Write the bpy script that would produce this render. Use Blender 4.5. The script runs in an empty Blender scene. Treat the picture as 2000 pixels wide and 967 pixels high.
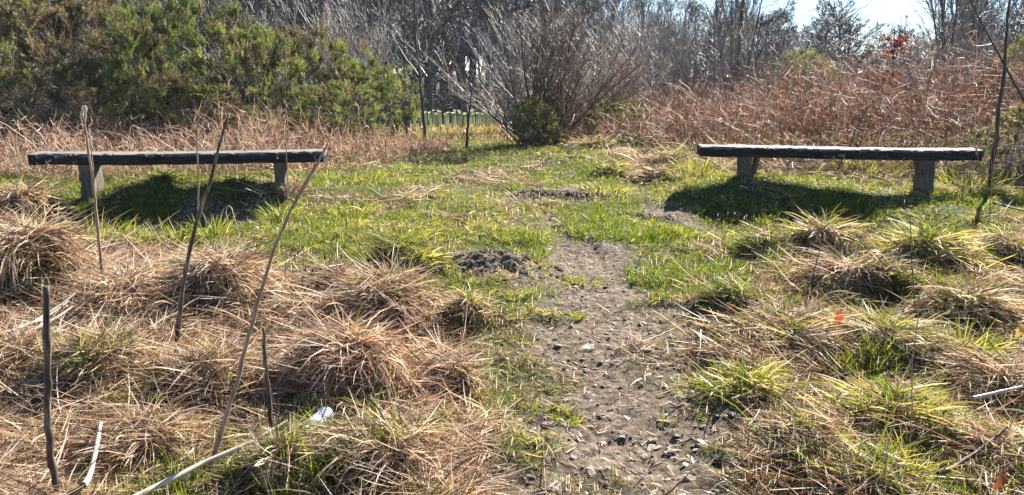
import bpy, math
import numpy as np
from mathutils import Vector, Matrix, Euler

rng = np.random.default_rng(7)
scene = bpy.context.scene
COL = scene.collection
PI = math.pi

# ------------------------------------------------------------------ camera
FPX, W, H_ = 1450.0, 2000.0, 967.0
CAMZ, HORIZON = 1.22, 128.0
PITCH = math.atan((H_ / 2 - HORIZON) / FPX)
cam_d = bpy.data.cameras.new('camera')
cam_d.sensor_width = 36.0
cam_d.lens = FPX / W * 36.0
cam_d.clip_start, cam_d.clip_end = 0.05, 3000
cam = bpy.data.objects.new('camera', cam_d)
COL.objects.link(cam)
cam.location = (0, 0, CAMZ)
cam.rotation_euler = (PI / 2 - PITCH, 0, 0)
scene.camera = cam

# ------------------------------------------------------------------ sky, sun, exposure
SUN_AZ, SUN_EL = math.radians(34), math.radians(31)
world = bpy.data.worlds.new('World')
scene.world = world
world.use_nodes = True
wn = world.node_tree
bg = wn.nodes['Background']
sky = wn.nodes.new('ShaderNodeTexSky')
sky.sky_type = 'NISHITA'
sky.sun_disc = False
sky.sun_elevation = SUN_EL
sky.sun_rotation = SUN_AZ
sky.air_density, sky.dust_density, sky.ozone_density = 0.8, 0.0, 4.0
wn.links.new(sky.outputs[0], bg.inputs[0])
bg.inputs[1].default_value = 0.055
sun_d = bpy.data.lights.new('sun', 'SUN')
sun_d.energy = 5.0
sun_d.angle = math.radians(0.55)
sun_d.color = (1.0, 0.95, 0.87)
sun = bpy.data.objects.new('sun', sun_d)
COL.objects.link(sun)
s = Vector((math.cos(SUN_EL) * math.sin(SUN_AZ), math.cos(SUN_EL) * math.cos(SUN_AZ), math.sin(SUN_EL)))
sun.rotation_euler = (-s).to_track_quat('-Z', 'Y').to_euler()
scene.view_settings.view_transform = 'Standard'
scene.view_settings.look = 'None'
scene.view_settings.exposure = 1.95
scene.view_settings.gamma = 1.0
scene.render.engine = 'CYCLES'
scene.cycles.max_bounces = 6
scene.cycles.diffuse_bounces = 3
scene.cycles.transparent_max_bounces = 8

# ------------------------------------------------------------------ pixel helpers
cp, sp = math.cos(PITCH), math.sin(PITCH)
def ray(u, v):
    a, b = (u - W / 2) / FPX, (H_ / 2 - v) / FPX
    return np.array([a, cp + b * sp, -sp + b * cp])
def G(u, v, z=0.0):                     # where the pixel's ray meets the level z
    d = ray(u, v); t = (z - CAMZ) / d[2]
    return d[0] * t, d[1] * t
def at_depth(u, v, y):                  # the point of the ray at distance y
    d = ray(u, v); t = y / d[1]
    return np.array([d[0] * t, y, CAMZ + d[2] * t])
def UV(x, y, z=0.0):
    f = y * cp + (CAMZ - z) * sp
    f = np.maximum(f, 0.05)
    up = y * sp - (CAMZ - z) * cp
    return W / 2 + FPX * x / f, H_ / 2 - FPX * up / f

# ------------------------------------------------------------------ noise
def _hash(i, j, seed):
    h = (i.astype(np.int64) * 374761393 + j.astype(np.int64) * 668265263 + seed * 974711) & 0x7fffffff
    h = ((h ^ (h >> 13)) * 1274126177) & 0x7fffffff
    return ((h ^ (h >> 16)) & 0xffff) / 65535.0
def noise(x, y, seed=0):
    x = np.asarray(x, float); y = np.asarray(y, float)
    i, j = np.floor(x), np.floor(y)
    fx, fy = x - i, y - j
    fx, fy = fx * fx * (3 - 2 * fx), fy * fy * (3 - 2 * fy)
    a, b = _hash(i, j, seed), _hash(i + 1, j, seed)
    c, d = _hash(i, j + 1, seed), _hash(i + 1, j + 1, seed)
    return a + (b - a) * fx + (c - a) * fy + (a - b - c + d) * fx * fy
def fbm(x, y, seed=0, oct=4):
    r, a, t = 0, 0.5, 0
    for k in range(oct):
        r = r + a * noise(x * 2 ** k, y * 2 ** k, seed + k * 17); t += a; a *= 0.5
    return r / t
def sstep(a, b, x):
    t = np.clip((x - a) / (b - a), 0, 1)
    return t * t * (3 - 2 * t)

# ------------------------------------------------------------------ tussocks (pixel of foot, width, pixel of top), kinds: straw, mixed, green
TUS = [
 # u, v_foot, width, v_top, kind, label
 (85, 600, 200, 440, 'straw', 'tall straw tussock like a haycock beside the snapped dark stalk'),
 (250, 650, 260, 545, 'straw', 'broad straw tussock at the foot of the fork-topped stalk'),
 (440, 625, 220, 520, 'straw', 'straw tussock right of the thick black stalk, dark hollow in its face'),
 (655, 590, 150, 540, 'straw', 'small dark-bellied straw tussock below the short grass'),
 (760, 645, 230, 570, 'straw', 'arched straw tussock leaning over a dark hollow by the path edge'),
 (690, 800, 340, 650, 'rust', 'large rusty brown tussock with combed stems above the drinks can'),
 (760, 985, 320, 830, 'mixed', 'straw and green tussock in front of the drinks can'),
 (430, 800, 240, 700, 'straw', 'low straw tussock between the black stalk and the leaning brown stalk'),
 (210, 790, 220, 690, 'mixed', 'matted tussock with fresh green shoots right of the snapped stalk'),
 (60, 760, 160, 690, 'straw', 'flattened straw tussock under the bleached lying reeds'),
 (300, 930, 260, 850, 'straw', 'collapsed straw tussock behind the long pale lying reed'),
 (560, 960, 160, 860, 'straw', 'straw tussock beside the short dark stub stalk'),
 (775, 535, 140, 470, 'dark', 'dark withered tussock on the lawn left of the soil heap'),
 (830, 545, 110, 500, 'green', 'yellow-green tussock touching the dark soil heap'),
 (920, 640, 120, 590, 'mixed', 'small green and straw tussock at the left edge of the path'),
 (880, 760, 130, 690, 'straw', 'thin straw tussock sagging onto the stony path'),
 (1605, 500, 150, 428, 'long', 'tussock with long arching pale blades in front of the bench shadow'),
 (1650, 580, 190, 495, 'straw', 'bleached straw tussock with a round dark hollow'),
 (1810, 530, 170, 445, 'green', 'bright green spiky tussock in front of the bench leg'),
 (1490, 500, 110, 448, 'dark', 'dark green tussock at the edge of the bench shadow'),
 (1530, 715, 310, 622, 'mixed', 'wide tussock with green crown and combed grey straw sides'),
 (1730, 715, 230, 612, 'yellow', 'yellowish mop of grass beside the orange oak leaf'),
 (1450, 800, 230, 722, 'green', 'fresh green tussock overhanging the path'),
 (1730, 880, 250, 765, 'green', 'drooping green tussock with combed long blades'),
 (1430, 625, 130, 566, 'dark', 'small dark tussock where the lawn meets the path'),
 (1745, 590, 110, 530, 'dark', 'hollow dark tussock between straw and bright green ones'),
 (1965, 520, 130, 452, 'yellow', 'pale rounded tussock beyond the far end of the bench'),
 (1880, 640, 180, 560, 'mixed', 'ragged tussock with tall green blades by the thin twig'),
 (1940, 790, 210, 690, 'straw', 'long combed straw tussock with ginger stems'),
 (1560, 900, 200, 830, 'mixed', 'low mossy tussock beside the path stones'),
 (1950, 960, 220, 870, 'straw', 'brown straw tussock over the lying dark stick'),
 (1700, 1000, 220, 910, 'green', 'short green tussock with one long upright blade'),
 (1245, 303, 110, 278, 'dark', 'dark rounded tussock beyond the lawn before the thicket'),
 (1275, 362, 90, 338, 'straw', 'ginger straw tussock left of the right-hand bench'),
 (1195, 352, 85, 335, 'green', 'small bright green tuft beside ginger straw'),
 (1315, 340, 70, 308, 'yellow', 'yellow straw tussock behind the ginger one'),
 (1160, 300, 130, 275, 'yellow', 'yellow-green tussock at the foot of the brown thicket'),
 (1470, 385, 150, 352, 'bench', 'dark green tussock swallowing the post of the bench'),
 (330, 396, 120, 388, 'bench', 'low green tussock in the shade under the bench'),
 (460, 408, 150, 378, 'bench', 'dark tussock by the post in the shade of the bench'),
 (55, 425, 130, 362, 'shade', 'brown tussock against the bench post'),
]
def tus_geom(t):
    u, vf, w, vt = t[:4]
    x, y = G(u, vf)
    R = 0.5 * w / FPX * (y * cp + CAMZ * sp)
    yc = y + R * 0.8
    xc = x * yc / y
    zt = at_depth(u, vt, yc)[2]
    return xc, yc, R, (0.03 if t[4] == 'bench' else max(0.07, min(zt, 0.5)))
TG = [tus_geom(t) for t in TUS]

# ------------------------------------------------------------------ ground shape and cover masks
PATH = [(1225, 1150, 430), (1228, 960, 365), (1220, 850, 280), (1222, 750, 220), (1210, 660, 195), (1180, 590, 150),
        (1145, 535, 95), (1140, 490, 55), (1090, 450, 12), (1050, 400, 8)]
PP = []
for u, v, hw in PATH:
    x, y = G(u, v); PP.append((x, y, hw / FPX * (y * cp + CAMZ * sp)))
PP = np.array(PP)
def path_w(x, y):
    best = np.full(np.shape(x), -9.0)
    for a, b in zip(PP[:-1], PP[1:]):
        d = b[:2] - a[:2]; L2 = d @ d
        t = np.clip(((x - a[0]) * d[0] + (y - a[1]) * d[1]) / L2, 0, 1)
        dist = np.hypot(x - a[0] - t * d[0], y - a[1] - t * d[1])
        hw = a[2] + (b[2] - a[2]) * t
        best = np.maximum(best, (hw - dist) / hw)
    n = fbm(x * 4.5, y * 4.5, 3) - 0.5
    n2 = fbm(x * 1.3, y * 1.3, 9, 2) - 0.5
    return sstep(-0.15, 0.50, best + n * 1.15 + n2 * 0.5) * (1 - 0.35 * sstep(0.55, 0.7, n + n2 + 0.5))
SOILP = [(1040, 440, 70, .5), (900, 365, 60, .5), (1060, 383, 100, 0.8), (1300, 410, 70, 1), (1150, 495, 100, 1), (950, 515, 110, 1), (1050, 545, 70, .8), (590, 500, 40, .6), (430, 405, 90, .7), (1400, 440, 120, .5)]
def soil_w(x, y):
    w = path_w(x, y)
    n = fbm(x * 5, y * 5, 23) - 0.5
    for u, v, r, k in SOILP:
        px, py = G(u, v); rr = r / FPX * (py * cp + CAMZ * sp)
        d = np.hypot((x - px), (y - py) * 0.8) / rr
        w = np.maximum(w, k * sstep(1.25, 0.55, d + n * 0.9))
    return w

def margin_w(x, y):     # trampled mossy margin left of the path
    u, v = UV(x, y)
    n = fbm(x * 3, y * 3, 53) - 0.5
    return sstep(560, 640, v + n * 60) * sstep(820, 930, u + n * 120 + (v - 700) * -0.1) * sstep(1560, 1440, u + n * 120)
def vcurve(v, vs, us):
    return np.interp(v, vs, us)
def straw_w(x, y):
    u, v = UV(x, y)
    n = (fbm(x * 2.2, y * 2.2, 41) - 0.5)
    n1 = (fbm(x * 0.7, y * 0.7, 47, 2) - 0.5)
    left = vcurve(v, [395, 440, 500, 545, 600, 700, 800, 967, 1300], [-900, 20, 330, 620, 850, 900, 930, 985, 1000])
    wl = sstep(40, -40, u - left + n * 160) * sstep(420, 450, v) * (1 - 0.6 * sstep(.56, .68, fbm(x * 1.8, y * 1.8, 43, 3)))
    right = vcurve(v, [440, 470, 560, 650, 760, 850, 967, 1300], [2300, 1480, 1430, 1400, 1390, 1400, 1440, 1440])
    wr = sstep(-40, 60, u - right + n * 160) * 0.36
    far_l = sstep(352, 322, v + n * 40) * sstep(700, 560, u + n * 200)
    far_m = sstep(380, 330, v + n * 40) * sstep(1120, 1250, u + n * 200) * 0.75
    patch = 0.42 * sstep(0.50, 0.72, 0.5 + n * 1.0 + n1 * 0.6)
    return np.clip(np.maximum.reduce([wl, wr, far_l, far_m, patch]), 0, 1)

BUMPS = [(x, y, R * (0.72 if x < 0.5 else 0.85), h * (0.80 if x < 0.5 else 0.62)) for x, y, R, h in TG]
def addb(u, v, rpx, h):
    x, y = G(u, v); BUMPS.append((x, y, rpx / FPX * (y * cp + CAMZ * sp), h))
addb(545, 385, 90, 0.08); addb(1460, 375, 120, 0.07); addb(1620, 395, 200, 0.06); addb(950, 525, 70, 0.05)
[addb(q, 388, 85, 0.075) for q in (250, 330, 410, 490)]; [addb(q, 424, 95, -0.085) for q in (110, 230, 330, 430)]; addb(1540, 424, 150, -0.15); addb(1730, 428, 160, -0.15); addb(1370, 420, 110, -0.09); addb(1890, 420, 100, 0.04); addb(1050, 385, 70, 0.04)
addb(1250, 320, 150, 0.12); addb(165, 398, 45, -0.06); addb(1000, 305, 120, 0.05)
addb(860, 318, 60, -0.10)
def HT(x, y):
    x = np.asarray(x, float); y = np.asarray(y, float)
    z = -0.067 * np.where(y > 10, (y - 10) ** 2 / (np.abs(y - 10) + 1.5), 0)
    z = np.maximum(z, -2.35 - 0.01 * np.maximum(y - 45, 0))
    z = z + np.where(y > 70, np.minimum((y - 70) * 0.01, 2.0), 0)
    wob_ = 0.65 + 0.7 * fbm(x * 3.1, y * 3.1, 111, 2)
    for bx, by, r, h in BUMPS:
        d2 = ((x - bx) ** 2 + (y - by) ** 2) / (r * r)
        if d2.min() > 12: continue
        d2 = d2 * wob_
        z = z + h * np.exp(-np.minimum(d2, 30) ** 1.4 * 0.7)
    p = path_w(x, y)
    near = 1 / (1 + (np.maximum(y, 0) / 14) ** 2)
    rough = straw_w(x, y)
    z = z + near * ((fbm(x * 1.1, y * 1.1, 5) - 0.5) * (0.10 + 0.10 * rough) * (1 - 0.5 * p) + (fbm(x * 4, y * 4, 6) - 0.5) * (0.035 + 0.05 * rough) + (fbm(x * 14, y * 14, 8, 3) - 0.5) * (0.022 + 0.016 * p))
    z = z - 0.035 * p * near
    z = z + 0.25 * sstep(1.5, 4, x) * sstep(8, 10, y) * sstep(26, 12, y)
    return z

# ------------------------------------------------------------------ mesh helpers
def mk(name, V, F, mat=None, col=None, parent=None, smooth=True, attrs=None):
    V = np.ascontiguousarray(V, np.float32).reshape(-1, 3); F = np.ascontiguousarray(F, np.int32)
    me = bpy.data.meshes.new(name)
    m, k = F.shape
    me.vertices.add(len(V)); me.vertices.foreach_set('co', V.ravel())
    me.loops.add(m * k); me.loops.foreach_set('vertex_index', F.ravel())
    me.polygons.add(m); me.polygons.foreach_set('loop_start', np.arange(0, m * k, k, dtype=np.int32))
    me.update(calc_edges=True)
    if smooth: me.polygons.foreach_set('use_smooth', np.ones(m, bool))
    if col is not None:
        c = np.ones((len(V), 4), np.float32); c[:, :3] = col
        a = me.attributes.new('col', 'FLOAT_COLOR', 'POINT'); a.data.foreach_set('color', c.ravel())
    for an, av in (attrs or {}).items():
        a = me.attributes.new(an, 'FLOAT', 'POINT'); a.data.foreach_set('value', np.ascontiguousarray(av, np.float32))
    if mat: me.materials.append(mat)
    o = bpy.data.objects.new(name, me); COL.objects.link(o)
    if parent: o.parent = parent
    if name in ('dry_blades', 'hanging_blades', 'green_blades', 'foliage', 'branches', 'twigs', 'crown', 'leaves', 'stems'): o['kind'] = 'stuff'
    return o
def empty(name, loc=(0, 0, 0), rz=0.0):
    o = bpy.data.objects.new(name, None); COL.objects.link(o)
    o.location = loc; o.rotation_euler = (0, 0, rz); o.empty_display_size = 0.1
    return o
def tag(o, label=None, cat=None, group=None, kind=None):
    if label: o['label'] = label
    if cat: o['category'] = cat
    if group: o['group'] = group
    if kind: o['kind'] = kind
    return o
def copy_tree(o, parent=None):
    c = o.copy(); COL.objects.link(c); c.parent = parent
    for ch in list(o.children): copy_tree(ch, c)
    return c
def norm(a):
    return a / np.maximum(np.linalg.norm(a, axis=-1, keepdims=True), 1e-9)

def blades(root, head, L, a0, a1, width, col, S=3, tip=None, roll=0.7, sway=0.0):
    """curved ribbons; a0, a1 = lean from the vertical at foot and tip"""
    n = len(root)
    head = np.asarray(head); L = np.broadcast_to(L, n); a0 = np.broadcast_to(a0, n); a1 = np.broadcast_to(a1, n); width = np.broadcast_to(width, n)
    P = np.zeros((n, S + 1, 3)); P[:, 0] = root
    T = np.zeros((n, S + 1, 3))
    hd = head.copy()
    for k in range(S + 1):
        a = a0 + (a1 - a0) * (k / S)
        hd = head + sway * (k / S) * np.sin(np.arange(n) * 1.7)
        T[:, k] = np.stack([np.sin(a) * np.cos(hd), np.sin(a) * np.sin(hd), np.cos(a)], 1)
        if k: P[:, k] = P[:, k - 1] + 0.5 * (T[:, k] + T[:, k - 1]) * (L / S)[:, None]
    perp = np.stack([-np.sin(head), np.cos(head), np.zeros(n)], 1)[:, None, :].repeat(S + 1, 1)
    nor = np.cross(T, perp)
    r = rng.uniform(-roll, roll, n)[:, None, None] * PI
    wv = perp * np.cos(r) + nor * np.sin(r)
    prof = np.array([0.8, 1.0, 0.95, 0.8, 0.6, 0.4, 0.3])
    pr = np.interp(np.linspace(0, 1, S + 1), [0, .3, .7, 1], [0.75, 1, 0.75, 0.12])
    hw = 0.5 * width[:, None, None] * pr[None, :, None]
    V = np.stack([P - wv * hw, P + wv * hw], 2).reshape(-1, 3)
    base = (np.arange(n) * (2 * (S + 1)))[:, None, None]
    k = np.arange(S)[None, :, None] * 2
    F = (base + k + np.array([0, 1, 3, 2])[None, None, :]).reshape(-1, 4)
    c = np.asarray(col)
    if tip is None: C = np.repeat(c[:, None, :], 2 * (S + 1), 1)
    else:
        tt = np.linspace(0, 1, S + 1)[None, :, None]
        C = np.repeat(c[:, None, :] * (1 - tt) + np.asarray(tip)[:, None, :] * tt, 2, 1)
    return V, F, C.reshape(-1, 3)

def tubes(P, R, k=3):
    n, S, _ = P.shape
    T = norm(np.gradient(P, axis=1))
    m = norm(T.mean(1))
    ref = rng.normal(size=(n, 3)); ref = norm(ref - (ref * m).sum(1, keepdims=True) * m)
    U = norm(np.cross(T, ref[:, None, :])); Vv = np.cross(T, U)
    a = np.arange(k) * 2 * PI / k
    ring = P[:, :, None, :] + R[:, :, None, None] * (np.cos(a)[None, None, :, None] * U[:, :, None, :] + np.sin(a)[None, None, :, None] * Vv[:, :, None, :])
    V = ring.reshape(-1, 3)
    b = (np.arange(n) * S * k)[:, None, None]
    i = (np.arange(S - 1) * k)[None, :, None]
    j = np.arange(k)[None, None, :]; j2 = (j + 1) % k
    F = np.stack([b + i + j, b + i + j2, b + i + k + j2, b + i + k + j], -1).reshape(-1, 4)
    return V, F
def join(parts):
    Vs, Fs, Cs, o = [], [], [], 0
    for p in parts:
        Vs.append(p[0]); Fs.append(p[1] + o); o += len(p[0])
        if len(p) > 2: Cs.append(p[2])
    return np.concatenate(Vs), np.concatenate(Fs), (np.concatenate(Cs) if Cs else None)
def grow(start, dirn, L, S=5, wob=0.12, up=0.0):
    n = len(start); P = np.zeros((n, S + 1, 3)); P[:, 0] = start
    d = norm(np.array(dirn, float)); L = np.broadcast_to(L, n)
    for k in range(S):
        d = norm(d + rng.normal(size=(n, 3)) * wob + np.array([0, 0, up]))
        P[:, k + 1] = P[:, k] + d * (L / S)[:, None]
    return P
def offspring(P, L, Rb, k, t0, t1, ang, lr, S=4, wob=0.12, up=0.05, rr=0.55, k_tip=0.25, shrink=0.5):
    """k children on every parent polyline"""
    n, Sp, _ = P.shape
    t = rng.uniform(t0, t1, (n, k)); f = t * (Sp - 1); i = np.minimum(f.astype(int), Sp - 2); fr = (f - i)[..., None]
    idx = np.arange(n)[:, None]
    A, B = P[idx, i], P[idx, i + 1]
    pos = (A + (B - A) * fr).reshape(-1, 3); tan = norm((B - A).reshape(-1, 3))
    pr = rng.normal(size=tan.shape); pr = norm(pr - (pr * tan).sum(1, keepdims=True) * tan)
    a = rng.uniform(ang[0], ang[1], len(pos))[:, None]
    d = tan * np.cos(a) + pr * np.sin(a)
    Lc = (np.broadcast_to(L, n)[:, None] * rng.uniform(lr[0], lr[1], (n, k)) * (1 - shrink * t)).ravel()
    Rc = (np.broadcast_to(Rb, n)[:, None] * (1 - 0.75 * t) * rr).ravel()
    return grow(pos, d, Lc, S, wob, up), Lc, Rc
def taper(R, S, tip=0.25):
    return np.asarray(R)[:, None] * np.linspace(1, tip, S)[None, :]

# ------------------------------------------------------------------ materials
def new_mat(name):
    m = bpy.data.materials.new(name); m.use_nodes = True
    nt = m.node_tree
    return m, nt, nt.nodes['Principled BSDF']
def leaf_mat(name, transl=0.45, rough=0.5, spec=0.4, vary=0.25, tcol=(1.25, 1.15, 0.55)):
    m, nt, b = new_mat(name)
    at = nt.nodes.new('ShaderNodeAttribute'); at.attribute_name = 'col'
    oi = nt.nodes.new('ShaderNodeObjectInfo')
    mr = nt.nodes.new('ShaderNodeMapRange'); mr.inputs[3].default_value = 1 - vary; mr.inputs[4].default_value = 1 + vary
    nt.links.new(oi.outputs['Random'], mr.inputs[0])
    mu = nt.nodes.new('ShaderNodeVectorMath'); mu.operation = 'SCALE'
    nt.links.new(at.outputs['Color'], mu.inputs[0]); nt.links.new(mr.outputs[0], mu.inputs['Scale'])
    nt.links.new(mu.outputs[0], b.inputs['Base Color'])
    b.inputs['Roughness'].default_value = rough; b.inputs['Specular IOR Level'].default_value = spec
    tm = nt.nodes.new('ShaderNodeVectorMath'); tm.operation = 'MULTIPLY'; tm.inputs[1].default_value = tcol
    nt.links.new(mu.outputs[0], tm.inputs[0])
    tr = nt.nodes.new('ShaderNodeBsdfTranslucent'); nt.links.new(tm.outputs[0], tr.inputs['Color'])
    mx = nt.nodes.new('ShaderNodeMixShader'); mx.inputs[0].default_value = transl
    nt.links.new(b.outputs[0], mx.inputs[1]); nt.links.new(tr.outputs[0], mx.inputs[2])
    nt.links.new(mx.outputs[0], nt.nodes['Material Output'].inputs[0])
    return m
def noise_mat(name, cols, scale=8.0, rough=0.85, spec=0.2, bump=0.3, stretch=(1, 1, 1), detail=6, bump_dist=0.01, vary=0.0):
    m, nt, b = new_mat(name)
    tc = nt.nodes.new('ShaderNodeTexCoord'); mp = nt.nodes.new('ShaderNodeMapping'); mp.inputs['Scale'].default_value = stretch
    nt.links.new(tc.outputs['Object'], mp.inputs[0])
    nz = nt.nodes.new('ShaderNodeTexNoise'); nz.inputs['Scale'].default_value = scale; nz.inputs['Detail'].default_value = detail; nz.inputs['Roughness'].default_value = 0.65
    nt.links.new(mp.outputs[0], nz.inputs['Vector'])
    cr = nt.nodes.new('ShaderNodeValToRGB'); e = cr.color_ramp.elements
    n = len(cols)
    for k, c in enumerate(cols):
        p = 0.28 + 0.44 * k / max(n - 1, 1)
        el = e[k] if k < 2 else e.new(p)
        el.position = p; el.color = (*c, 1)
    nt.links.new(nz.outputs['Fac'], cr.inputs[0])
    if vary:
        oi = nt.nodes.new('ShaderNodeObjectInfo'); mr = nt.nodes.new('ShaderNodeMapRange'); mr.inputs[3].default_value = 1 - vary; mr.inputs[4].default_value = 1 + vary
        nt.links.new(oi.outputs['Random'], mr.inputs[0])
        mu = nt.nodes.new('ShaderNodeVectorMath'); mu.operation = 'SCALE'
        nt.links.new(cr.outputs[0], mu.inputs[0]); nt.links.new(mr.outputs[0], mu.inputs['Scale']); nt.links.new(mu.outputs[0], b.inputs['Base Color'])
    else: nt.links.new(cr.outputs[0], b.inputs['Base Color'])
    bp = nt.nodes.new('ShaderNodeBump'); bp.inputs['Strength'].default_value = bump; bp.inputs['Distance'].default_value = bump_dist
    nt.links.new(nz.outputs['Fac'], bp.inputs['Height']); nt.links.new(bp.outputs[0], b.inputs['Normal'])
    b.inputs['Roughness'].default_value = rough; b.inputs['Specular IOR Level'].default_value = spec
    return m

M_grass = leaf_mat('grass_blades', 0.46, 0.5, 0.3, 0.0, (1.35, 1.3, 0.65))
M_straw = leaf_mat('dry_straw', 0.38, 0.55, 0.28, 0.10, (1.1, 1.0, 0.82))
M_gorse = leaf_mat('gorse_spines', 0.38, 0.5, 0.35, 0.18, (1.4, 1.3, 0.5))
M_leaf = leaf_mat('dead_leaf', 0.4, 0.5, 0.3, 0.2, (1.3, 0.9, 0.6))
M_cane = leaf_mat('dead_canes', 0.25, 0.55, 0.3, 0.0, (1.1, 0.9, 0.7))
M_twig = leaf_mat('twigs', 0.0, 0.55, 0.35, 0.18)
M_bark = noise_mat('bark', [(0.03, 0.026, 0.024), (0.065, 0.057, 0.052), (0.12, 0.105, 0.093)], 9, 0.85, 0.2, 0.5, (1, 1, 0.25), vary=0.2)
M_stone = noise_mat('path_stone', [(0.19, 0.152, 0.115), (0.33, 0.275, 0.215), (0.48, 0.415, 0.34)], 14, 0.8, 0.2, 0.5, vary=0.3)
M_soil = noise_mat('crumbled_soil', [(0.035, 0.026, 0.019), (0.12, 0.094, 0.072), (0.27, 0.22, 0.175)], 26, 0.95, 0.1, 0.9, bump_dist=0.02)

def ground_mat():
    m, nt, b = new_mat('ground_soil')
    L = nt.links.new
    tc = nt.nodes.new('ShaderNodeTexCoord')
    def nz(scale, det=8, rough=0.65):
        n = nt.nodes.new('ShaderNodeTexNoise'); n.inputs['Scale'].default_value = scale; n.inputs['Detail'].default_value = det; n.inputs['Roughness'].default_value = rough
        L(tc.outputs['Object'], n.inputs['Vector']); return n
    n1, n2, n3 = nz(2.5), nz(26), nz(90, 4)
    def ramp(src, stops):
        r = nt.nodes.new('ShaderNodeValToRGB'); e = r.color_ramp.elements
        for k, (p, c) in enumerate(stops):
            el = e[k] if k < 2 else e.new(p)
            el.position = p; el.color = (*c, 1)
        L(src, r.inputs[0]); return r
    soil = ramp(n2.outputs['Fac'], [(0.34, (0.035, 0.025, 0.017)), (0.45, (0.15, 0.113, 0.08)), (0.58, (0.27, 0.212, 0.155)), (0.70, (0.42, 0.34, 0.26))])
    turf = ramp(n2.outputs['Fac'], [(0.32, (0.022, 0.024, 0.008)), (0.5, (0.075, 0.085, 0.020)), (0.68, (0.15, 0.15, 0.045))])
    thatch = ramp(n2.outputs['Fac'], [(0.32, (0.015, 0.009, 0.006)), (0.5, (0.06, 0.038, 0.023)), (0.7, (0.16, 0.105, 0.062))])
    a1 = nt.nodes.new('ShaderNodeAttribute'); a1.attribute_name = 'soil'
    a2 = nt.nodes.new('ShaderNodeAttribute'); a2.attribute_name = 'straw'
    m1 = nt.nodes.new('ShaderNodeMix'); m1.data_type = 'RGBA'
    L(a2.outputs['Fac'], m1.inputs[0]); L(turf.outputs[0], m1.inputs[6]); L(thatch.outputs[0], m1.inputs[7])
    m2 = nt.nodes.new('ShaderNodeMix'); m2.data_type = 'RGBA'
    L(a1.outputs['Fac'], m2.inputs[0]); L(m1.outputs[2], m2.inputs[6]); L(soil.outputs[0], m2.inputs[7])
    big = ramp(n1.outputs['Fac'], [(0.3, (0.72, 0.70, 0.70)), (0.7, (1.12, 1.1, 1.08))])
    m3 = nt.nodes.new('ShaderNodeMix'); m3.data_type = 'RGBA'; m3.blend_type = 'MULTIPLY'; m3.inputs[0].default_value = 1
    L(m2.outputs[2], m3.inputs[6]); L(big.outputs[0], m3.inputs[7])
    L(m3.outputs[2], b.inputs['Base Color'])
    b.inputs['Roughness'].default_value = 0.93; b.inputs['Specular IOR Level'].default_value = 0.15
    b1 = nt.nodes.new('ShaderNodeBump'); b1.inputs['Strength'].default_value = 1.0; b1.inputs['Distance'].default_value = 0.05
    L(n2.outputs['Fac'], b1.inputs['Height'])
    b2 = nt.nodes.new('ShaderNodeBump'); b2.inputs['Strength'].default_value = 0.7; b2.inputs['Distance'].default_value = 0.008
    L(n3.outputs['Fac'], b2.inputs['Height']); L(b1.outputs[0], b2.inputs['Normal']); L(b2.outputs[0], b.inputs['Normal'])
    return m
M_ground = ground_mat()

def pick(pal, n, jit=0.22, w=None):
    pal = np.array(pal); i = rng.choice(len(pal), n, p=w)
    c = pal[i] * rng.uniform(1 - jit, 1 + jit, (n, 1)) * rng.uniform(0.95, 1.05, (n, 3))
    return np.clip(c, 0.003, 0.9)
STRAW = [(0.50, 0.375, 0.265), (0.72, 0.61, 0.48), (0.33, 0.22, 0.145), (0.18, 0.11, 0.07), (0.55, 0.435, 0.285), (0.07, 0.043, 0.028)]
RUST = [(0.40, 0.25, 0.17), (0.58, 0.42, 0.32), (0.25, 0.14, 0.09), (0.10, 0.055, 0.035), (0.72, 0.59, 0.47)]
GREEN = [(0.11, 0.165, 0.020), (0.165, 0.21, 0.028), (0.055, 0.095, 0.015), (0.22, 0.235, 0.045)]
YELL = [(0.27, 0.25, 0.07), (0.36, 0.31, 0.13), (0.20, 0.20, 0.045), (0.44, 0.365, 0.19)]
DARK = [(0.06, 0.08, 0.025), (0.09, 0.10, 0.035), (0.12, 0.09, 0.05), (0.16, 0.14, 0.07)]

# ------------------------------------------------------------------ ground and path
ys = np.concatenate([np.linspace(-3, 1.2, 24)[:-1], 1.2 * (16 / 1.2) ** np.linspace(0, 1, 330)[:-1], 16 * (700 / 16) ** np.linspace(0, 1, 50)])
xs = np.linspace(-1, 1, 340)
Y = np.repeat(ys[:, None], len(xs), 1)
X = xs[None, :] * (3.0 + 1.1 * np.maximum(Y, 0))
Z = HT(X, Y)
soilA, strawA = soil_w(X, Y), straw_w(X, Y)
soilA = np.where(Y > 16, soilA * 0.3, soilA)
nr, nc = X.shape
V = np.stack([X, Y, Z], -1).reshape(-1, 3)
i = (np.arange(nr - 1) * nc)[:, None] + np.arange(nc - 1)[None, :]
F = np.stack([i, i + 1, i + nc + 1, i + nc], -1).reshape(-1, 4)
pmask = (path_w(X, Y) > 0.45).reshape(-1)
fm = pmask[F].sum(1) >= 2
fy = V[F[:, 0], 1]
fm &= (fy < 10.5)
def sub(name, sel):
    f = F[sel]; used, inv = np.unique(f, return_inverse=True)
    o = mk(name, V[used], inv.reshape(-1, 4), M_ground, attrs={'soil': soilA.ravel()[used], 'straw': strawA.ravel()[used]})
    return tag(o, kind='structure')
ground = sub('ground', ~fm)
path = sub('path', fm)
tag(ground, 'rough grassy common with worn turf and dead grass', 'ground')
tag(path, 'trodden stony dirt path running between the benches', 'path')

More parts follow.
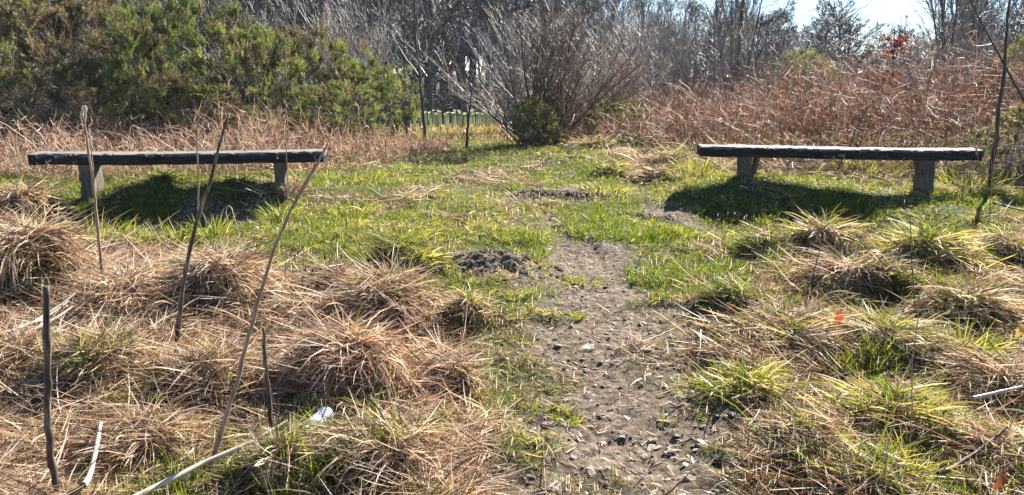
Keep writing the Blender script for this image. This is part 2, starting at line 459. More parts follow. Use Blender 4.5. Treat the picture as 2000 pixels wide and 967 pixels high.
# ------------------------------------------------------------------ turf: short grass over the whole common
def scatter(n, y0, y1, wx=0.85, wc=0.8):
    y = y0 * (y1 / y0) ** rng.uniform(0, 1, n)
    x = rng.uniform(-1, 1, n) * (wx * y + wc)
    return x, y
def turf():
    x, y = scatter(140000, 1.5, 14, 0.78, 1.7)
    sw, st, mg = soil_w(x, y), straw_w(x, y), margin_w(x, y)
    cl = fbm(x * 6, y * 6, 61, 3); big_ = fbm(x * 1.7, y * 1.7, 63, 3)
    keep = rng.uniform(0, 1, len(x)) < np.clip((1 - sw) ** 1.5 + 0.02, 0, 1) * (0.30 + 1.2 * sstep(0.32, 0.62, cl)) * (1 - 0.45 * mg)
    x, y, st, sw, cl, mg, big_ = x[keep], y[keep], st[keep], sw[keep], cl[keep], mg[keep], big_[keep]
    n = len(x); z = HT(x, y) - 0.006
    isst = rng.uniform(0, 1, n) < np.clip(st * 0.9 + 0.16 + 0.35 * sw + 0.55 * mg + 0.9 * (0.45 - big_), 0.06, 0.93)
    yl = rng.uniform(0, 1, n) < 0.36 + 0.8 * (fbm(x * 1.6, y * 1.6, 77, 2) - 0.5) + 0.2 * mg
    g = np.where(yl[:, None], pick(YELL, n), pick(GREEN, n))
    c = np.where(isst[:, None], pick(STRAW, n) * 0.85, g)
    lush = sstep(0.55, 0.75, cl) * sstep(0.42, 0.6, big_)
    L = np.where(isst, rng.uniform(0.03, 0.11, n) * (0.6 + 0.8 * st), rng.gamma(4, 0.0088, n) + 0.012 + 0.05 * lush) * (1 - 0.45 * mg)
    a0 = np.where(isst, rng.uniform(0.6, 1.5, n), rng.uniform(0.0, 1.0, n))
    a1 = np.where(isst, rng.uniform(1.2, 1.9, n), a0 + rng.uniform(0.1, 1.3, n))
    wd = (0.0026 + 0.00074 * y) * rng.uniform(0.7, 1.4, n) * np.where(isst, 0.9, 1.0)
    return blades(np.stack([x, y, z], 1), rng.uniform(0, 2 * PI, n), L, a0, a1, wd, c, S=2)
def gn_stuff(name, P, kind, eul, scl, protos, label, cat):
    """scatter of small clumps: points that carry clump index, rotation and size"""
    me = bpy.data.meshes.new(name); me.vertices.add(len(P)); me.vertices.foreach_set('co', np.ascontiguousarray(P, np.float32).ravel())
    a = me.attributes.new('kind', 'INT', 'POINT'); a.data.foreach_set('value', np.ascontiguousarray(kind, np.int32))
    a = me.attributes.new('rot', 'FLOAT_VECTOR', 'POINT'); a.data.foreach_set('vector', np.ascontiguousarray(eul, np.float32).ravel())
    a = me.attributes.new('scl', 'FLOAT_VECTOR', 'POINT'); a.data.foreach_set('vector', np.ascontiguousarray(scl, np.float32).ravel())
    o = bpy.data.objects.new(name, me); COL.objects.link(o)
    pc = bpy.data.collections.new(name + '_clumps')
    for k_, q in enumerate(protos):
        COL.objects.unlink(q); pc.objects.link(q); q.name = '%s_clump_%02d' % (name, k_)
    ng = bpy.data.node_groups.new(name, 'GeometryNodeTree')
    ng.interface.new_socket('Geometry', in_out='INPUT', socket_type='NodeSocketGeometry'); ng.interface.new_socket('Geometry', in_out='OUTPUT', socket_type='NodeSocketGeometry')
    N = ng.nodes; gi = N.new('NodeGroupInput'); go = N.new('NodeGroupOutput'); ip = N.new('GeometryNodeInstanceOnPoints'); ci = N.new('GeometryNodeCollectionInfo')
    ci.inputs['Collection'].default_value = pc; ci.inputs['Separate Children'].default_value = True; ci.inputs['Reset Children'].default_value = True
    ip.inputs['Pick Instance'].default_value = True
    def at(nm, ty):
        n = N.new('GeometryNodeInputNamedAttribute'); n.data_type = ty; n.inputs['Name'].default_value = nm
        return [q for q in n.outputs if q.enabled and q.name == 'Attribute'][0]
    L = ng.links.new
    L(gi.outputs[0], ip.inputs['Points']); L(ci.outputs[0], ip.inputs['Instance']); L(at('kind', 'INT'), ip.inputs['Instance Index'])
    L(at('rot', 'FLOAT_VECTOR'), ip.inputs['Rotation']); L(at('scl', 'FLOAT_VECTOR'), ip.inputs['Scale']); L(ip.outputs[0], go.inputs[0])
    m = o.modifiers.new('scatter', 'NODES'); m.node_group = ng
    return tag(o, label, cat, kind='stuff')
def slope_euler(x, y, spin, amount=1.0):
    e = 0.03
    nx, ny = -(HT(x + e, y) - HT(x - e, y)) / (2 * e) * amount, -(HT(x, y + e) - HT(x, y - e)) / (2 * e) * amount
    nn = norm(np.stack([nx, ny, np.ones(len(x))], 1))
    h = np.stack([np.cos(spin), np.sin(spin), np.zeros(len(x))], 1)
    X_ = norm(h - (h * nn).sum(1, keepdims=True) * nn); Y_ = np.cross(nn, X_)
    return np.stack([np.arctan2(Y_[:, 2], nn[:, 2]), -np.arcsin(np.clip(X_[:, 2], -1, 1)), np.arctan2(X_[:, 1], X_[:, 0])], 1)
def turf_clump(pal, n, hgt, mat, lean, w=None):
    r = 0.03 * rng.uniform(0, 1, n) ** .6; th = rng.uniform(0, 2 * PI, n)
    a0 = np.abs(rng.normal(lean * .5, .3, n)); a1 = a0 + np.abs(rng.normal(lean, .5, n))
    v_, f_, c_ = blades(np.stack([r * np.cos(th), r * np.sin(th), np.full(n, -.004)], 1), th + rng.normal(0, 1.0, n), rng.gamma(6, hgt / 6, n), a0, a1, rng.uniform(.0022, .0042, n), pick(pal, n, .15, w), S=2)
    return mk('clump', v_, f_, mat, c_)
def turf_inst():
    x, y = scatter(92000, 1.5, 13, 0.78, 1.7)
    sw, st, mg = soil_w(x, y), straw_w(x, y), margin_w(x, y)
    cl = fbm(x * 6, y * 6, 61, 3); bg_ = fbm(x * 1.7, y * 1.7, 63, 3)
    k = rng.uniform(0, 1, len(x)) < np.clip((1 - sw) ** 1.6 + .012, 0, 1) * (0.45 + sstep(.3, .55, cl)) * (1 - .35 * st) * (1 - .5 * mg)
    x, y, sw, st, mg, cl, bg_ = [q[k] for q in (x, y, sw, st, mg, cl, bg_)]; n = len(x)
    ps = np.clip(st * .85 + .17 + .3 * sw + .45 * mg + 1.4 * (.45 - bg_), .05, .9)
    py = np.clip(.38 + 1.2 * (fbm(x * 1.6, y * 1.6, 77, 2) - .5) + .25 * mg, .08, .8)
    q = rng.uniform(0, 1, n)
    kind = np.where(q < ps, rng.integers(6, 8, n), np.where(rng.uniform(0, 1, n) < py, rng.integers(3, 6, n), rng.integers(0, 3, n)))
    lush = sstep(.5, .75, cl) * sstep(.4, .6, bg_)
    sc = (0.7 + 0.075 * y) * rng.uniform(.65, 1.25, n)
    sz = sc * (0.75 + .7 * lush) * (1 - .35 * mg) / (0.55 + 0.075 * y)
    protos = [turf_clump(GREEN, 16, .045, M_grass, .6), turf_clump(GREEN + YELL[2:3], 16, .04, M_grass, .8), turf_clump(GREEN[:3], 14, .05, M_grass, .7),
              turf_clump(YELL, 16, .032, M_grass, .9), turf_clump(YELL + GREEN[:2], 16, .036, M_grass, .8), turf_clump(YELL[:2] + STRAW[:2] + GREEN[:1], 15, .032, M_grass, 1.0),
              turf_clump(STRAW, 15, .05, M_straw, 1.3), turf_clump(RUST + YELL[:2], 15, .045, M_straw, 1.3)]
    gn_stuff('turf', np.stack([x, y, HT(x, y)], 1), kind, slope_euler(x, y, rng.uniform(0, 6.28, n), .7), np.stack([sc, sc, sz], 1), protos, 'dense short yellow-green turf of the lawn between the benches', 'turf')
turf_inst()
def straw_mat_inst():
    def mat_clump(pal, n, R):
        p = np.stack([rng.normal(0, R, n), rng.normal(0, R, n), rng.gamma(1.6, .010, n)], 1)
        L = rng.uniform(.06, .26, n); h = rng.normal(0, .75, n) + np.where(rng.uniform(0, 1, n) < .5, PI, 0)
        a0 = rng.uniform(1.15, 1.65, n); 
        v_, f_, c_ = blades(p, h, L, a0, a0 + rng.uniform(-.15, .5, n), rng.uniform(.0022, .0052, n), pick(pal, n, .15), S=4, sway=.5)
        return mk('clump', v_, f_, M_straw, c_)
    x, y = scatter(19500, 1.45, 9, .78, 1.7)
    st, sw, mg = straw_w(x, y), soil_w(x, y), margin_w(x, y)
    k = rng.uniform(0, 1, len(x)) < np.clip(st - .2, 0, 1) * 1.1 * (1 - .9 * sw) * (1 - .6 * mg)
    x, y = x[k], y[k]; n = len(x)
    spin = 6.0 * fbm(x * 1.1, y * 1.1, 91, 2) + rng.normal(0, .6, n)
    sc = (0.62 + 0.06 * y) * rng.uniform(.6, 1.2, n)
    gn_stuff('straw_mat', np.stack([x, y, HT(x, y) + .004], 1), rng.integers(0, 6, n), slope_euler(x, y, spin), np.stack([sc, sc, sc], 1),
             [mat_clump(STRAW, 26, .05), mat_clump(STRAW[:3], 24, .06), mat_clump(RUST, 26, .05), mat_clump(STRAW + RUST, 28, .06), mat_clump(RUST[:3] + STRAW[3:], 24, .05), mat_clump(STRAW[:2] + YELL[3:], 24, .05)], 'matted dead grass stems tangled over the tussocks', 'straw')
straw_mat_inst()
v, f, c = turf()
tag(mk('grass', v, f, M_grass, c), 'short green and yellowed turf grass covering the common', 'grass', kind='stuff')

def far_grass():
    x, y = scatter(20000, 10, 60, 0.45, 0.5)
    n = len(x); z = HT(x, y) - 0.02
    m = fbm(x * 0.5, y * 0.5, 71, 3)
    g = rng.uniform(0, 1, n) < sstep(0.66, 0.42, m + 0.014 * (y - 14))
    c = np.where(g[:, None], pick(GREEN + YELL[2:3], n), pick(STRAW[2:4] + YELL[2:3] + RUST[:3], n) * 0.75)
    L = np.where(g, rng.uniform(.05, .13, n), rng.uniform(.10, .30, n)) * np.clip((y - 8) / 8, .45, 1); a0 = rng.uniform(0, .8, n)
    return blades(np.stack([x, y, z], 1), rng.uniform(0, 2 * PI, n), L, a0, a0 + rng.uniform(.2, 1.2, n), 0.0012 * y + 0.004, c, S=2)
v, f, c = far_grass()
tag(mk('rough_grass', v, f, M_grass, c), 'rough green and straw grass on the slope beyond the gap', 'grass', kind='stuff')

# ------------------------------------------------------------------ loose straw litter
def litter():
    x, y = scatter(82000, 1.45, 10, 0.78, 1.7)
    st = straw_w(x, y); sw = soil_w(x, y); mg = margin_w(x, y)
    k = rng.uniform(0, 1, len(x)) < np.clip(st - 0.12, 0, 1) * 0.9 * (1 - 0.9 * sw) * (1 - 0.6 * mg) + 0.015 + 0.09 * mg * (1 - sw)
    x, y, st = x[k], y[k], st[k]; n = len(x)
    u, vv = UV(x, y)
    rust = rng.uniform(0, 1, n) < 0.35
    c = np.where(rust[:, None], pick(RUST, n), pick(STRAW, n))
    z = HT(x, y) + rng.gamma(1.5, 0.014, n)
    flow = 2.6 + 4.0 * (fbm(x * 1.2, y * 1.2, 91, 2) - 0.5) * 2 + rng.normal(0, 1.0, n)
    L = rng.uniform(0.06, 0.30, n) * np.clip(y / 3, 0.8, 1.3) * (0.35 + 0.65 * sstep(0.15, 0.6, st))
    a0 = rng.uniform(0.9, 1.65, n); a1 = a0 + rng.uniform(-0.3, 0.7, n)
    A_ = blades(np.stack([x, y, z], 1), flow, L, a0, a1, (0.0024 + 0.0006 * y) * rng.uniform(.6, 1.5, n), c, S=3, sway=0.35)
    x, y = scatter(15000, 1.5, 8, 0.7, 0.6)
    k = rng.uniform(0, 1, len(x)) < soil_w(x, y) * .45 + margin_w(x, y) * .25; x, y = x[k], y[k]; n = len(x)
    B_ = blades(np.stack([x, y, HT(x, y) + .004], 1), rng.uniform(0, 6.28, n), rng.uniform(.012, .05, n), rng.uniform(1.2, 1.6, n), rng.uniform(1.3, 1.8, n), rng.uniform(.002, .008, n), pick(RUST + [(.10, .07, .05), (.45, .37, .29)], n), S=3, roll=.15, sway=.5)
    return join([A_, B_])
v, f, c = litter()
tag(mk('straw_litter', v, f, M_straw, c), 'flattened bleached straw lying between the tussocks', 'straw', kind='stuff')

# ------------------------------------------------------------------ tussocks
def tussock(t, g):
    u, vf, w, vt, kind, label = t
    x, y, R, h = g
    k_area = min(1.6, max(0.35, (R / 0.28) ** 1.1)) * (1.0 if y < 4.2 else 0.62)
    wd = 0.0022 + 0.00068 * y
    root = empty('grass_tussock', (x, y, float(HT(x, y)) - (0.80 if x < 0.5 else 0.62) * h))
    zc = root.location.z; el_a = rng.normal(0, 0.5)
    def place(n, rmax, power=0.5):
        r = R * rmax * rng.uniform(0, 1, n) ** power; th = rng.uniform(0, 2 * PI, n)
        r = r * (0.85 + 0.45 * np.cos(2 * (th - el_a))) * (0.8 + 0.5 * fbm(np.cos(th) * 1.7 + u, np.sin(th) * 1.7 + vf, 107, 2))
        px, py = x + r * np.cos(th), y + r * np.sin(th)
        P = np.stack([px - x, py - y, HT(px, py) - zc - 0.01], 1)
        return P, th, r / R
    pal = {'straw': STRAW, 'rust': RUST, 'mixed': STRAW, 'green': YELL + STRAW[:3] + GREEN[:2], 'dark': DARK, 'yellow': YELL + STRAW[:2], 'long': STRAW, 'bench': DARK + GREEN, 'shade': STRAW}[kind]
    comb = rng.uniform(0, 2 * PI)
    n = int(1350 * k_area)
    P, th, r = place(n, 1.0, 0.62)
    lock = fbm(np.cos(th) * 2.5 + u * 0.37, np.sin(th) * 2.5 + vf * 0.41, 101, 3) - 0.5
    th2 = th + lock * 2.4 + rng.normal(0, 0.38, n)
    cb = -PI / 2 + rng.normal(0, 0.9); cs = rng.uniform(0.35, 1.0)
    fl = 9.0 * fbm((P[:, 0] + x) * 3.3, (P[:, 1] + y) * 3.3, 113, 2)
    head = np.arctan2(np.sin(th2) + cs * np.sin(cb) + .75 * np.sin(fl), np.cos(th2) + cs * np.cos(cb) + .75 * np.cos(fl))
    wild = rng.uniform(0, 1, n) < 0.38
    head = np.where(wild, rng.uniform(0, 2 * PI, n), head)
    L = (R * rng.uniform(0.3, 0.8, n) * (1.1 - 0.6 * r) + h * 0.42) * (1 + lock)
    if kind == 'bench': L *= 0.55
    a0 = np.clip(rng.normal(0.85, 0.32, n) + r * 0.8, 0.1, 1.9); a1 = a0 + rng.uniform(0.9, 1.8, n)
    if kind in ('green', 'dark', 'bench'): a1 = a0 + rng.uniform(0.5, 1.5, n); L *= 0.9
    a0 = np.where(wild, rng.uniform(1.0, 1.6, n), a0); a1 = np.where(wild, a0 + rng.uniform(-.2, .5, n), a1)
    P[:, 2] += np.where(wild, rng.uniform(0, .03, n), 0)
    a1 = np.minimum(a1, 2.75)
    c = pick(pal, n)
    # locks of one colour
    lk = fbm(np.cos(th) * 4 + u, np.sin(th) * 4 + vf, 103, 2)
    c *= (0.65 + 0.65 * sstep(0.3, 0.7, lk))[:, None]
    v_, f_, c_ = blades(P, head, L, a0, a1, wd * rng.uniform(0.6, 1.5, n), c, S=4, sway=0.3)
    mk('dry_blades' if kind not in ('green', 'bench') else 'hanging_blades', v_, f_, M_straw if kind not in ('green', 'bench', 'dark') else M_grass, c_, root)
    ng = {'straw': 24, 'rust': 20, 'mixed': 110, 'green': 230, 'dark': 100, 'yellow': 90, 'long': 170, 'bench': 90, 'shade': 40}[kind]
    ng = int(ng * k_area)
    P, th, r = place(ng, 0.8)
    L = rng.gamma(5, 0.019, ng) * (0.75 + R) + 0.03
    if kind == 'bench': L *= 0.6
    a0 = np.abs(rng.normal(0.2, 0.25, ng)) + 0.3 * r; a1 = a0 + np.abs(rng.normal(0.9, 0.6, ng))
    if kind != 'long': L *= 0.8; a1 += 0.35
    if kind == 'long': L *= 1.15; a1 += 0.6
    P[:, 2] += 0.25 * h * (1 - r)
    v_, f_, c_ = blades(P, th + rng.normal(0, 0.9, ng), L, a0, a1, wd * 1.25 * rng.uniform(0.7, 1.5, ng), pick(GREEN, ng), S=4, tip=pick(YELL if kind == 'long' else GREEN, ng))
    mk('green_blades', v_, f_, M_grass, c_, root)
    tag(root, label, 'tussock', 'grass tussocks around the path')
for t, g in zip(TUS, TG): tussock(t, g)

# small green tufts dotted over lawn and verge
def tuft(u, v, hpx, wpx, label):
    x, y = G(u, v); d = y * cp + CAMZ * sp
    R, hh = 0.5 * wpx / FPX * d, hpx / FPX * d
    root = mk_tuft(x, y, R, hh)
    tag(root, label, 'grass tuft', 'green tufts on the common')
def mk_tuft(x, y, R, hh):
    n = 130
    r = R * rng.uniform(0, 1, n) ** 0.7; th = rng.uniform(0, 2 * PI, n)
    P = np.stack([r * np.cos(th), r * np.sin(th), HT(x + r * np.cos(th), y + r * np.sin(th)) - 0.01], 1)
    z0 = float(HT(x, y)); P[:, 2] -= z0
    a0 = np.abs(rng.normal(0.15, 0.2, n)) + 0.4 * r / R
    v_, f_, c_ = blades(P, th + rng.normal(0, .6, n), hh * rng.uniform(0.6, 1.35, n), a0, a0 + np.abs(rng.normal(.6, .45, n)), (0.003 + 0.0008 * y) * rng.uniform(.7, 1.4, n), pick(GREEN + YELL[:2], n), S=4, tip=pick(GREEN + YELL, n))
    o = mk('grass_tuft', v_, f_, M_grass, c_); o.location = (x, y, z0)
    return o
for (u, v, hp, wp, lb) in [
 (60, 500, 55, 130, 'green tuft left of the haycock-shaped tussock'),
 (185, 480, 60, 120, 'tall green tuft between haycock tussock and bench shadow'),
 (260, 478, 45, 110, 'green tuft at the front edge of the bench shadow'),
 (345, 472, 40, 110, 'wide green tuft behind the black stalk'),
 (415, 462, 50, 80, 'bright green tuft touching the black stalk'),
 (550, 420, 40, 60, 'green tuft at the foot of the bench post'),
 (320, 350, 28, 90, 'pale green tuft behind the middle of the bench'),
 (340, 548, 40, 70, 'green tuft above the straw tussocks'),
 (690, 420, 25, 90, 'short green tuft on the open lawn beyond the withered tussock'),
 (790, 470, 30, 110, 'green tuft behind the dark withered tussock'),
 (1130, 545, 18, 90, 'green tuft growing in the bare soil of the path'),
 (1120, 610, 14, 45, 'tiny green tuft alone on the path'),
 (1110, 800, 22, 60, 'small tuft beside the dark stone on the path'),
 (1180, 380, 20, 90, 'low green tuft beyond the bare soil patch'),
 (160, 770, 60, 80, 'fresh green shoots beside the snapped dark stalk'),
 (290, 800, 60, 90, 'green shoots in matted straw behind the lying reed'),
 (640, 850, 60, 70, 'green blades beside the drinks can'),
 (820, 850, 75, 110, 'slanting green blades at the path edge near the drinks can'),
 (1880, 690, 75, 80, 'upright green blades in the ragged straw'),
 (1650, 640, 45, 90, 'green tuft behind the orange oak leaf'),
 (1770, 930, 70, 80, 'tall green blade tuft by the drooping tussock'),
 (1690, 345, 40, 120, 'sunlit green tuft behind the bench'),
 (1890, 372, 45, 130, 'sunlit green tuft by the end post of the bench'),
 (1360, 350, 45, 70, 'green tuft beside the end of the bench'),
 (1310, 460, 25, 100, 'low green tuft at the tip of the bench shadow'),
 (1560, 455, 40, 110, 'green tuft along the edge of the bench shadow'),
 (690, 350, 22, 120, 'green tuft in the straw beyond the bench end'),
 ]: tuft(u, v, hp, wp, lb)

# ------------------------------------------------------------------ stones on the path
def rock(seed, sides=7):
    r = np.random.default_rng(seed)
    pts = []
    for ring, (zz, rr) in enumerate([(-0.35, 0.7), (0.05, 1.0), (0.38, 0.62)]):
        a = np.arange(sides) * 2 * PI / sides + r.uniform(0, 1)
        q = rr * r.uniform(0.72, 1.2, sides)
        pts += [(q[k] * math.cos(a[k]), q[k] * math.sin(a[k]) * 0.75, zz + r.uniform(-.12, .12)) for k in range(sides)]
    F = [(ri * sides + k, ri * sides + (k + 1) % sides, (ri + 1) * sides + (k + 1) % sides, (ri + 1) * sides + k) for ri in range(2) for k in range(sides)]
    top = list(range(2 * sides, 3 * sides))
    me = bpy.data.meshes.new('stone'); me.from_pydata(pts, [], F + [tuple(top)]); me.materials.append(M_stone)
    return me
ROCKS = [rock(k) for k in range(9)]
big = [(1070, 812, 30), (1372, 855, 40), (1350, 920, 24), (1185, 880, 24), (1275, 838, 22), (1215, 838, 16), (1305, 810, 16), (1325, 712, 22), (1275, 685, 18), (985, 695, 24), (960, 725, 18),
       (1155, 915, 24), (1120, 880, 22), (1030, 955, 26), (1275, 955, 20), (1260, 915, 20), (930, 885, 24), (935, 820, 20), (932, 850, 22), (1400, 890, 14), (1340, 895, 18), (1160, 700, 16), (1055, 640, 14), (1205, 860, 14), (1345, 880, 14), (1090, 850, 20), (1150, 745, 18)]
spots = [(*G(u, v), w / FPX * (G(u, v)[1] * cp + CAMZ * sp) * 0.5) for u, v, w in big]
x, y = scatter(2400, 1.7, 5.5, 0.6, 0.6)
ok = rng.uniform(0, 1, len(x)) < path_w(x, y) * 0.9 + 0.01
x, y = x[ok], y[ok]
sz = rng.gamma(1.5, 0.0048, len(x)) + 0.004
o_ = np.argsort(-sz / y)
x, y, sz = x[o_], y[o_], sz[o_]
nb = 190
spots += list(zip(x[:nb], y[:nb], sz[:nb]))
for k, (px, py, r) in enumerate(spots):
    o = bpy.data.objects.new('stone', ROCKS[k % 9]); COL.objects.link(o); o.parent = path
    o.location = (px, py, float(HT(px, py)) + r * 0.06)
    o.rotation_euler = (rng.normal(0, .22), rng.normal(0, .22), rng.uniform(0, 6.28))
    o.scale = (r * rng.uniform(.9, 1.3), r * rng.uniform(.8, 1.1), r * rng.uniform(.35, .75))
# finer grit
x2, y2 = scatter(12000, 1.6, 7, 0.6, 0.6)
ok = rng.uniform(0, 1, len(x2)) < soil_w(x2, y2) ** 1.5
x2, y2 = np.concatenate([x[nb:], x2[ok]]), np.concatenate([y[nb:], y2[ok]])
n = len(x2); r = rng.gamma(1.6, 0.0013, n) * (0.7 + 0.25 * y2) + 0.0015
oc = np.array([(1, 0, 0), (0, 1, 0), (-1, 0, 0), (0, -1, 0), (0, 0, 0.7), (0, 0, -.5)])
of = np.array([(0, 1, 4), (1, 2, 4), (2, 3, 4), (3, 0, 4), (1, 0, 5), (2, 1, 5), (3, 2, 5), (0, 3, 5)])
an = rng.uniform(0, 6.28, n)
q = oc[None] * rng.uniform(.6, 1.3, (n, 6, 1)) * r[:, None, None]
qx = q[..., 0] * np.cos(an)[:, None] - q[..., 1] * np.sin(an)[:, None]; qy = q[..., 0] * np.sin(an)[:, None] + q[..., 1] * np.cos(an)[:, None]
Vg = np.stack([qx + x2[:, None], qy + y2[:, None], q[..., 2] + HT(x2, y2)[:, None] + 0.3 * r[:, None]], -1).reshape(-1, 3)
Fg = (np.arange(n)[:, None, None] * 6 + of[None]).reshape(-1, 3)
cg = np.repeat(pick([(0.07, 0.055, 0.042), (0.16, 0.127, 0.098), (0.27, 0.225, 0.18), (0.42, 0.36, 0.30)], n, w=[.15, .4, .3, .15]), 6, 0)
M_grit = leaf_mat('grit', 0.0, 0.8, 0.2, 0)
tag(mk('gravel', Vg, Fg, M_grit, cg, path, smooth=False), kind='stuff')

# dark heaps of soil
def soil_heap(u, v, wpx, hgt, ratio, label, seed):
    x, y = G(u, v); R = 0.5 * wpx / FPX * (y * cp + CAMZ * sp)
    n = 44
    g = np.linspace(-1, 1, n); A, B = np.meshgrid(g, g)
    rr = np.hypot(A, B); ph = np.arctan2(B, A)
    lim = 0.82 + 0.3 * (fbm(np.cos(ph) * 1.5 + seed, np.sin(ph) * 1.5, seed, 3) - 0.6) * 3
    px, py = A * R, B * R * ratio
    s_ = np.clip(1 - (rr / lim) ** 2, -0.3, 1)
    zz = hgt * np.where(s_ > 0, s_ ** 0.8, s_ * 2) + (fbm(px * 14 + seed, py * 14, seed + 3, 4) - 0.5) * 0.06 * np.clip(s_ + .25, 0, 1) + (fbm(px * 40, py * 40, seed + 5, 2) - 0.5) * 0.045
    zz = zz + HT(x + px, y + py) - float(HT(x, y)) - 0.015
    i = (np.arange(n - 1) * n)[:, None] + np.arange(n - 1)[None]
    F_ = np.stack([i, i + 1, i + n + 1, i + n], -1).reshape(-1, 4)
    keep = (rr < 1.0).ravel()[F_].all(1)
    o = mk('soil_heap', np.stack([px, py, zz], -1).reshape(-1, 3), F_[keep], M_soil)
    o.location = (x, y, float(HT(x, y)))
    tag(o, label, 'soil heap', 'heaps of bare earth')
    m = 420; aa = rng.uniform(0, 6.28, m); rr_ = R * 1.15 * rng.uniform(0, 1, m) ** .6
    cx, cy = rr_ * np.cos(aa), rr_ * np.sin(aa) * ratio
    cz = np.where(rr_ < R * .8, hgt * np.clip(1 - (rr_ / (R * .8)) ** 2, 0, 1) ** .8, 0) + HT(x + cx, y + cy) - float(HT(x, y))
    cr_ = rng.gamma(1.6, .0036, m) + .002
    oc_ = np.array([(1, 0, 0), (0, 1, 0), (-1, 0, 0), (0, -1, 0), (0, 0, .8), (0, 0, -.8)])
    q_ = oc_[None] * rng.uniform(.5, 1.4, (m, 6, 1)) * cr_[:, None, None] + rng.normal(0, .15, (m, 6, 3)) * cr_[:, None, None]
    of_ = np.array([(0, 1, 4), (1, 2, 4), (2, 3, 4), (3, 0, 4), (1, 0, 5), (2, 1, 5), (3, 2, 5), (0, 3, 5)])
    tag(mk('clods', (q_ + np.stack([cx, cy, cz], 1)[:, None]).reshape(-1, 3), (np.arange(m)[:, None, None] * 6 + of_[None]).reshape(-1, 3), M_soil, None, o, smooth=False), kind='stuff')
soil_heap(965, 522, 240, 0.05, 0.75, 'dark crumbly soil heap at the edge of the path', 11)
soil_heap(1045, 384, 150, 0.035, 0.7, 'low pale-topped soil heap across the lawn', 14)
soil_heap(1120, 388, 110, 0.02, 0.8, 'flat earth heap beside the low pale-topped one', 19)
soil_heap(1290, 418, 120, 0.03, 0.9, 'black earth heap at the tip of the bench shadow', 24)

# ------------------------------------------------------------------ benches
def wood_mat(name, dark, mid, pale, lichen, lich_amt):
    m, nt, b = new_mat(name); L = nt.links.new
    tc = nt.nodes.new('ShaderNodeTexCoord'); mp = nt.nodes.new('ShaderNodeMapping'); mp.inputs['Scale'].default_value = (1.2, 14, 14)
    L(tc.outputs['Object'], mp.inputs[0])
    gr = nt.nodes.new('ShaderNodeTexNoise'); gr.inputs['Scale'].default_value = 3.5; gr.inputs['Detail'].default_value = 9; gr.inputs['Roughness'].default_value = .7; L(mp.outputs[0], gr.inputs['Vector'])
    r1 = nt.nodes.new('ShaderNodeValToRGB'); e = r1.color_ramp.elements
    e[0].position, e[0].color = .36, (*dark, 1); e[1].position, e[1].color = .70, (*mid, 1); L(gr.outputs['Fac'], r1.inputs[0])
    r2 = nt.nodes.new('ShaderNodeValToRGB'); e = r2.color_ramp.elements
    e[0].position, e[0].color = .34, tuple(.45 * q for q in pale) + (1,); e[1].position, e[1].color = .60, (*pale, 1); L(gr.outputs['Fac'], r2.inputs[0])
    at = nt.nodes.new('ShaderNodeAttribute'); at.attribute_name = 'weather'
    m1 = nt.nodes.new('ShaderNodeMix'); m1.data_type = 'RGBA'; L(at.outputs['Fac'], m1.inputs[0]); L(r1.outputs[0], m1.inputs[6]); L(r2.outputs[0], m1.inputs[7])
    ln = nt.nodes.new('ShaderNodeTexNoise'); ln.inputs['Scale'].default_value = 22; ln.inputs['Detail'].default_value = 5; L(tc.outputs['Object'], ln.inputs['Vector'])
    lr = nt.nodes.new('ShaderNodeValToRGB'); e = lr.color_ramp.elements
    e[0].position, e[0].color = .66 - lich_amt, (0, 0, 0, 1); e[1].position, e[1].color = .70 - lich_amt, (1, 1, 1, 1); L(ln.outputs['Fac'], lr.inputs[0])
    at2 = nt.nodes.new('ShaderNodeAttribute'); at2.attribute_name = 'lichen'
    mm = nt.nodes.new('ShaderNodeMath'); mm.operation = 'MULTIPLY'; L(lr.outputs[0], mm.inputs[0]); L(at2.outputs['Fac'], mm.inputs[1])
    m2 = nt.nodes.new('ShaderNodeMix'); m2.data_type = 'RGBA'; L(mm.outputs[0], m2.inputs[0]); L(m1.outputs[2], m2.inputs[6]); m2.inputs[7].default_value = (*lichen, 1)
    L(m2.outputs[2], b.inputs['Base Color']); b.inputs['Roughness'].default_value = .8; b.inputs['Specular IOR Level'].default_value = .2
    bp = nt.nodes.new('ShaderNodeBump'); bp.inputs['Strength'].default_value = .9; bp.inputs['Distance'].default_value = .012; L(gr.outputs['Fac'], bp.inputs['Height']); L(bp.outputs[0], b.inputs['Normal'])
    return m
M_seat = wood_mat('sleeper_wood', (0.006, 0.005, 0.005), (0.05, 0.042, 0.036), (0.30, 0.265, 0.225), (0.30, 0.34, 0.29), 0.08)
M_post = wood_mat('post_wood', (0.035, 0.03, 0.023), (0.15, 0.13, 0.10), (0.26, 0.22, 0.175), (0.15, 0.17, 0.11), 0.04)
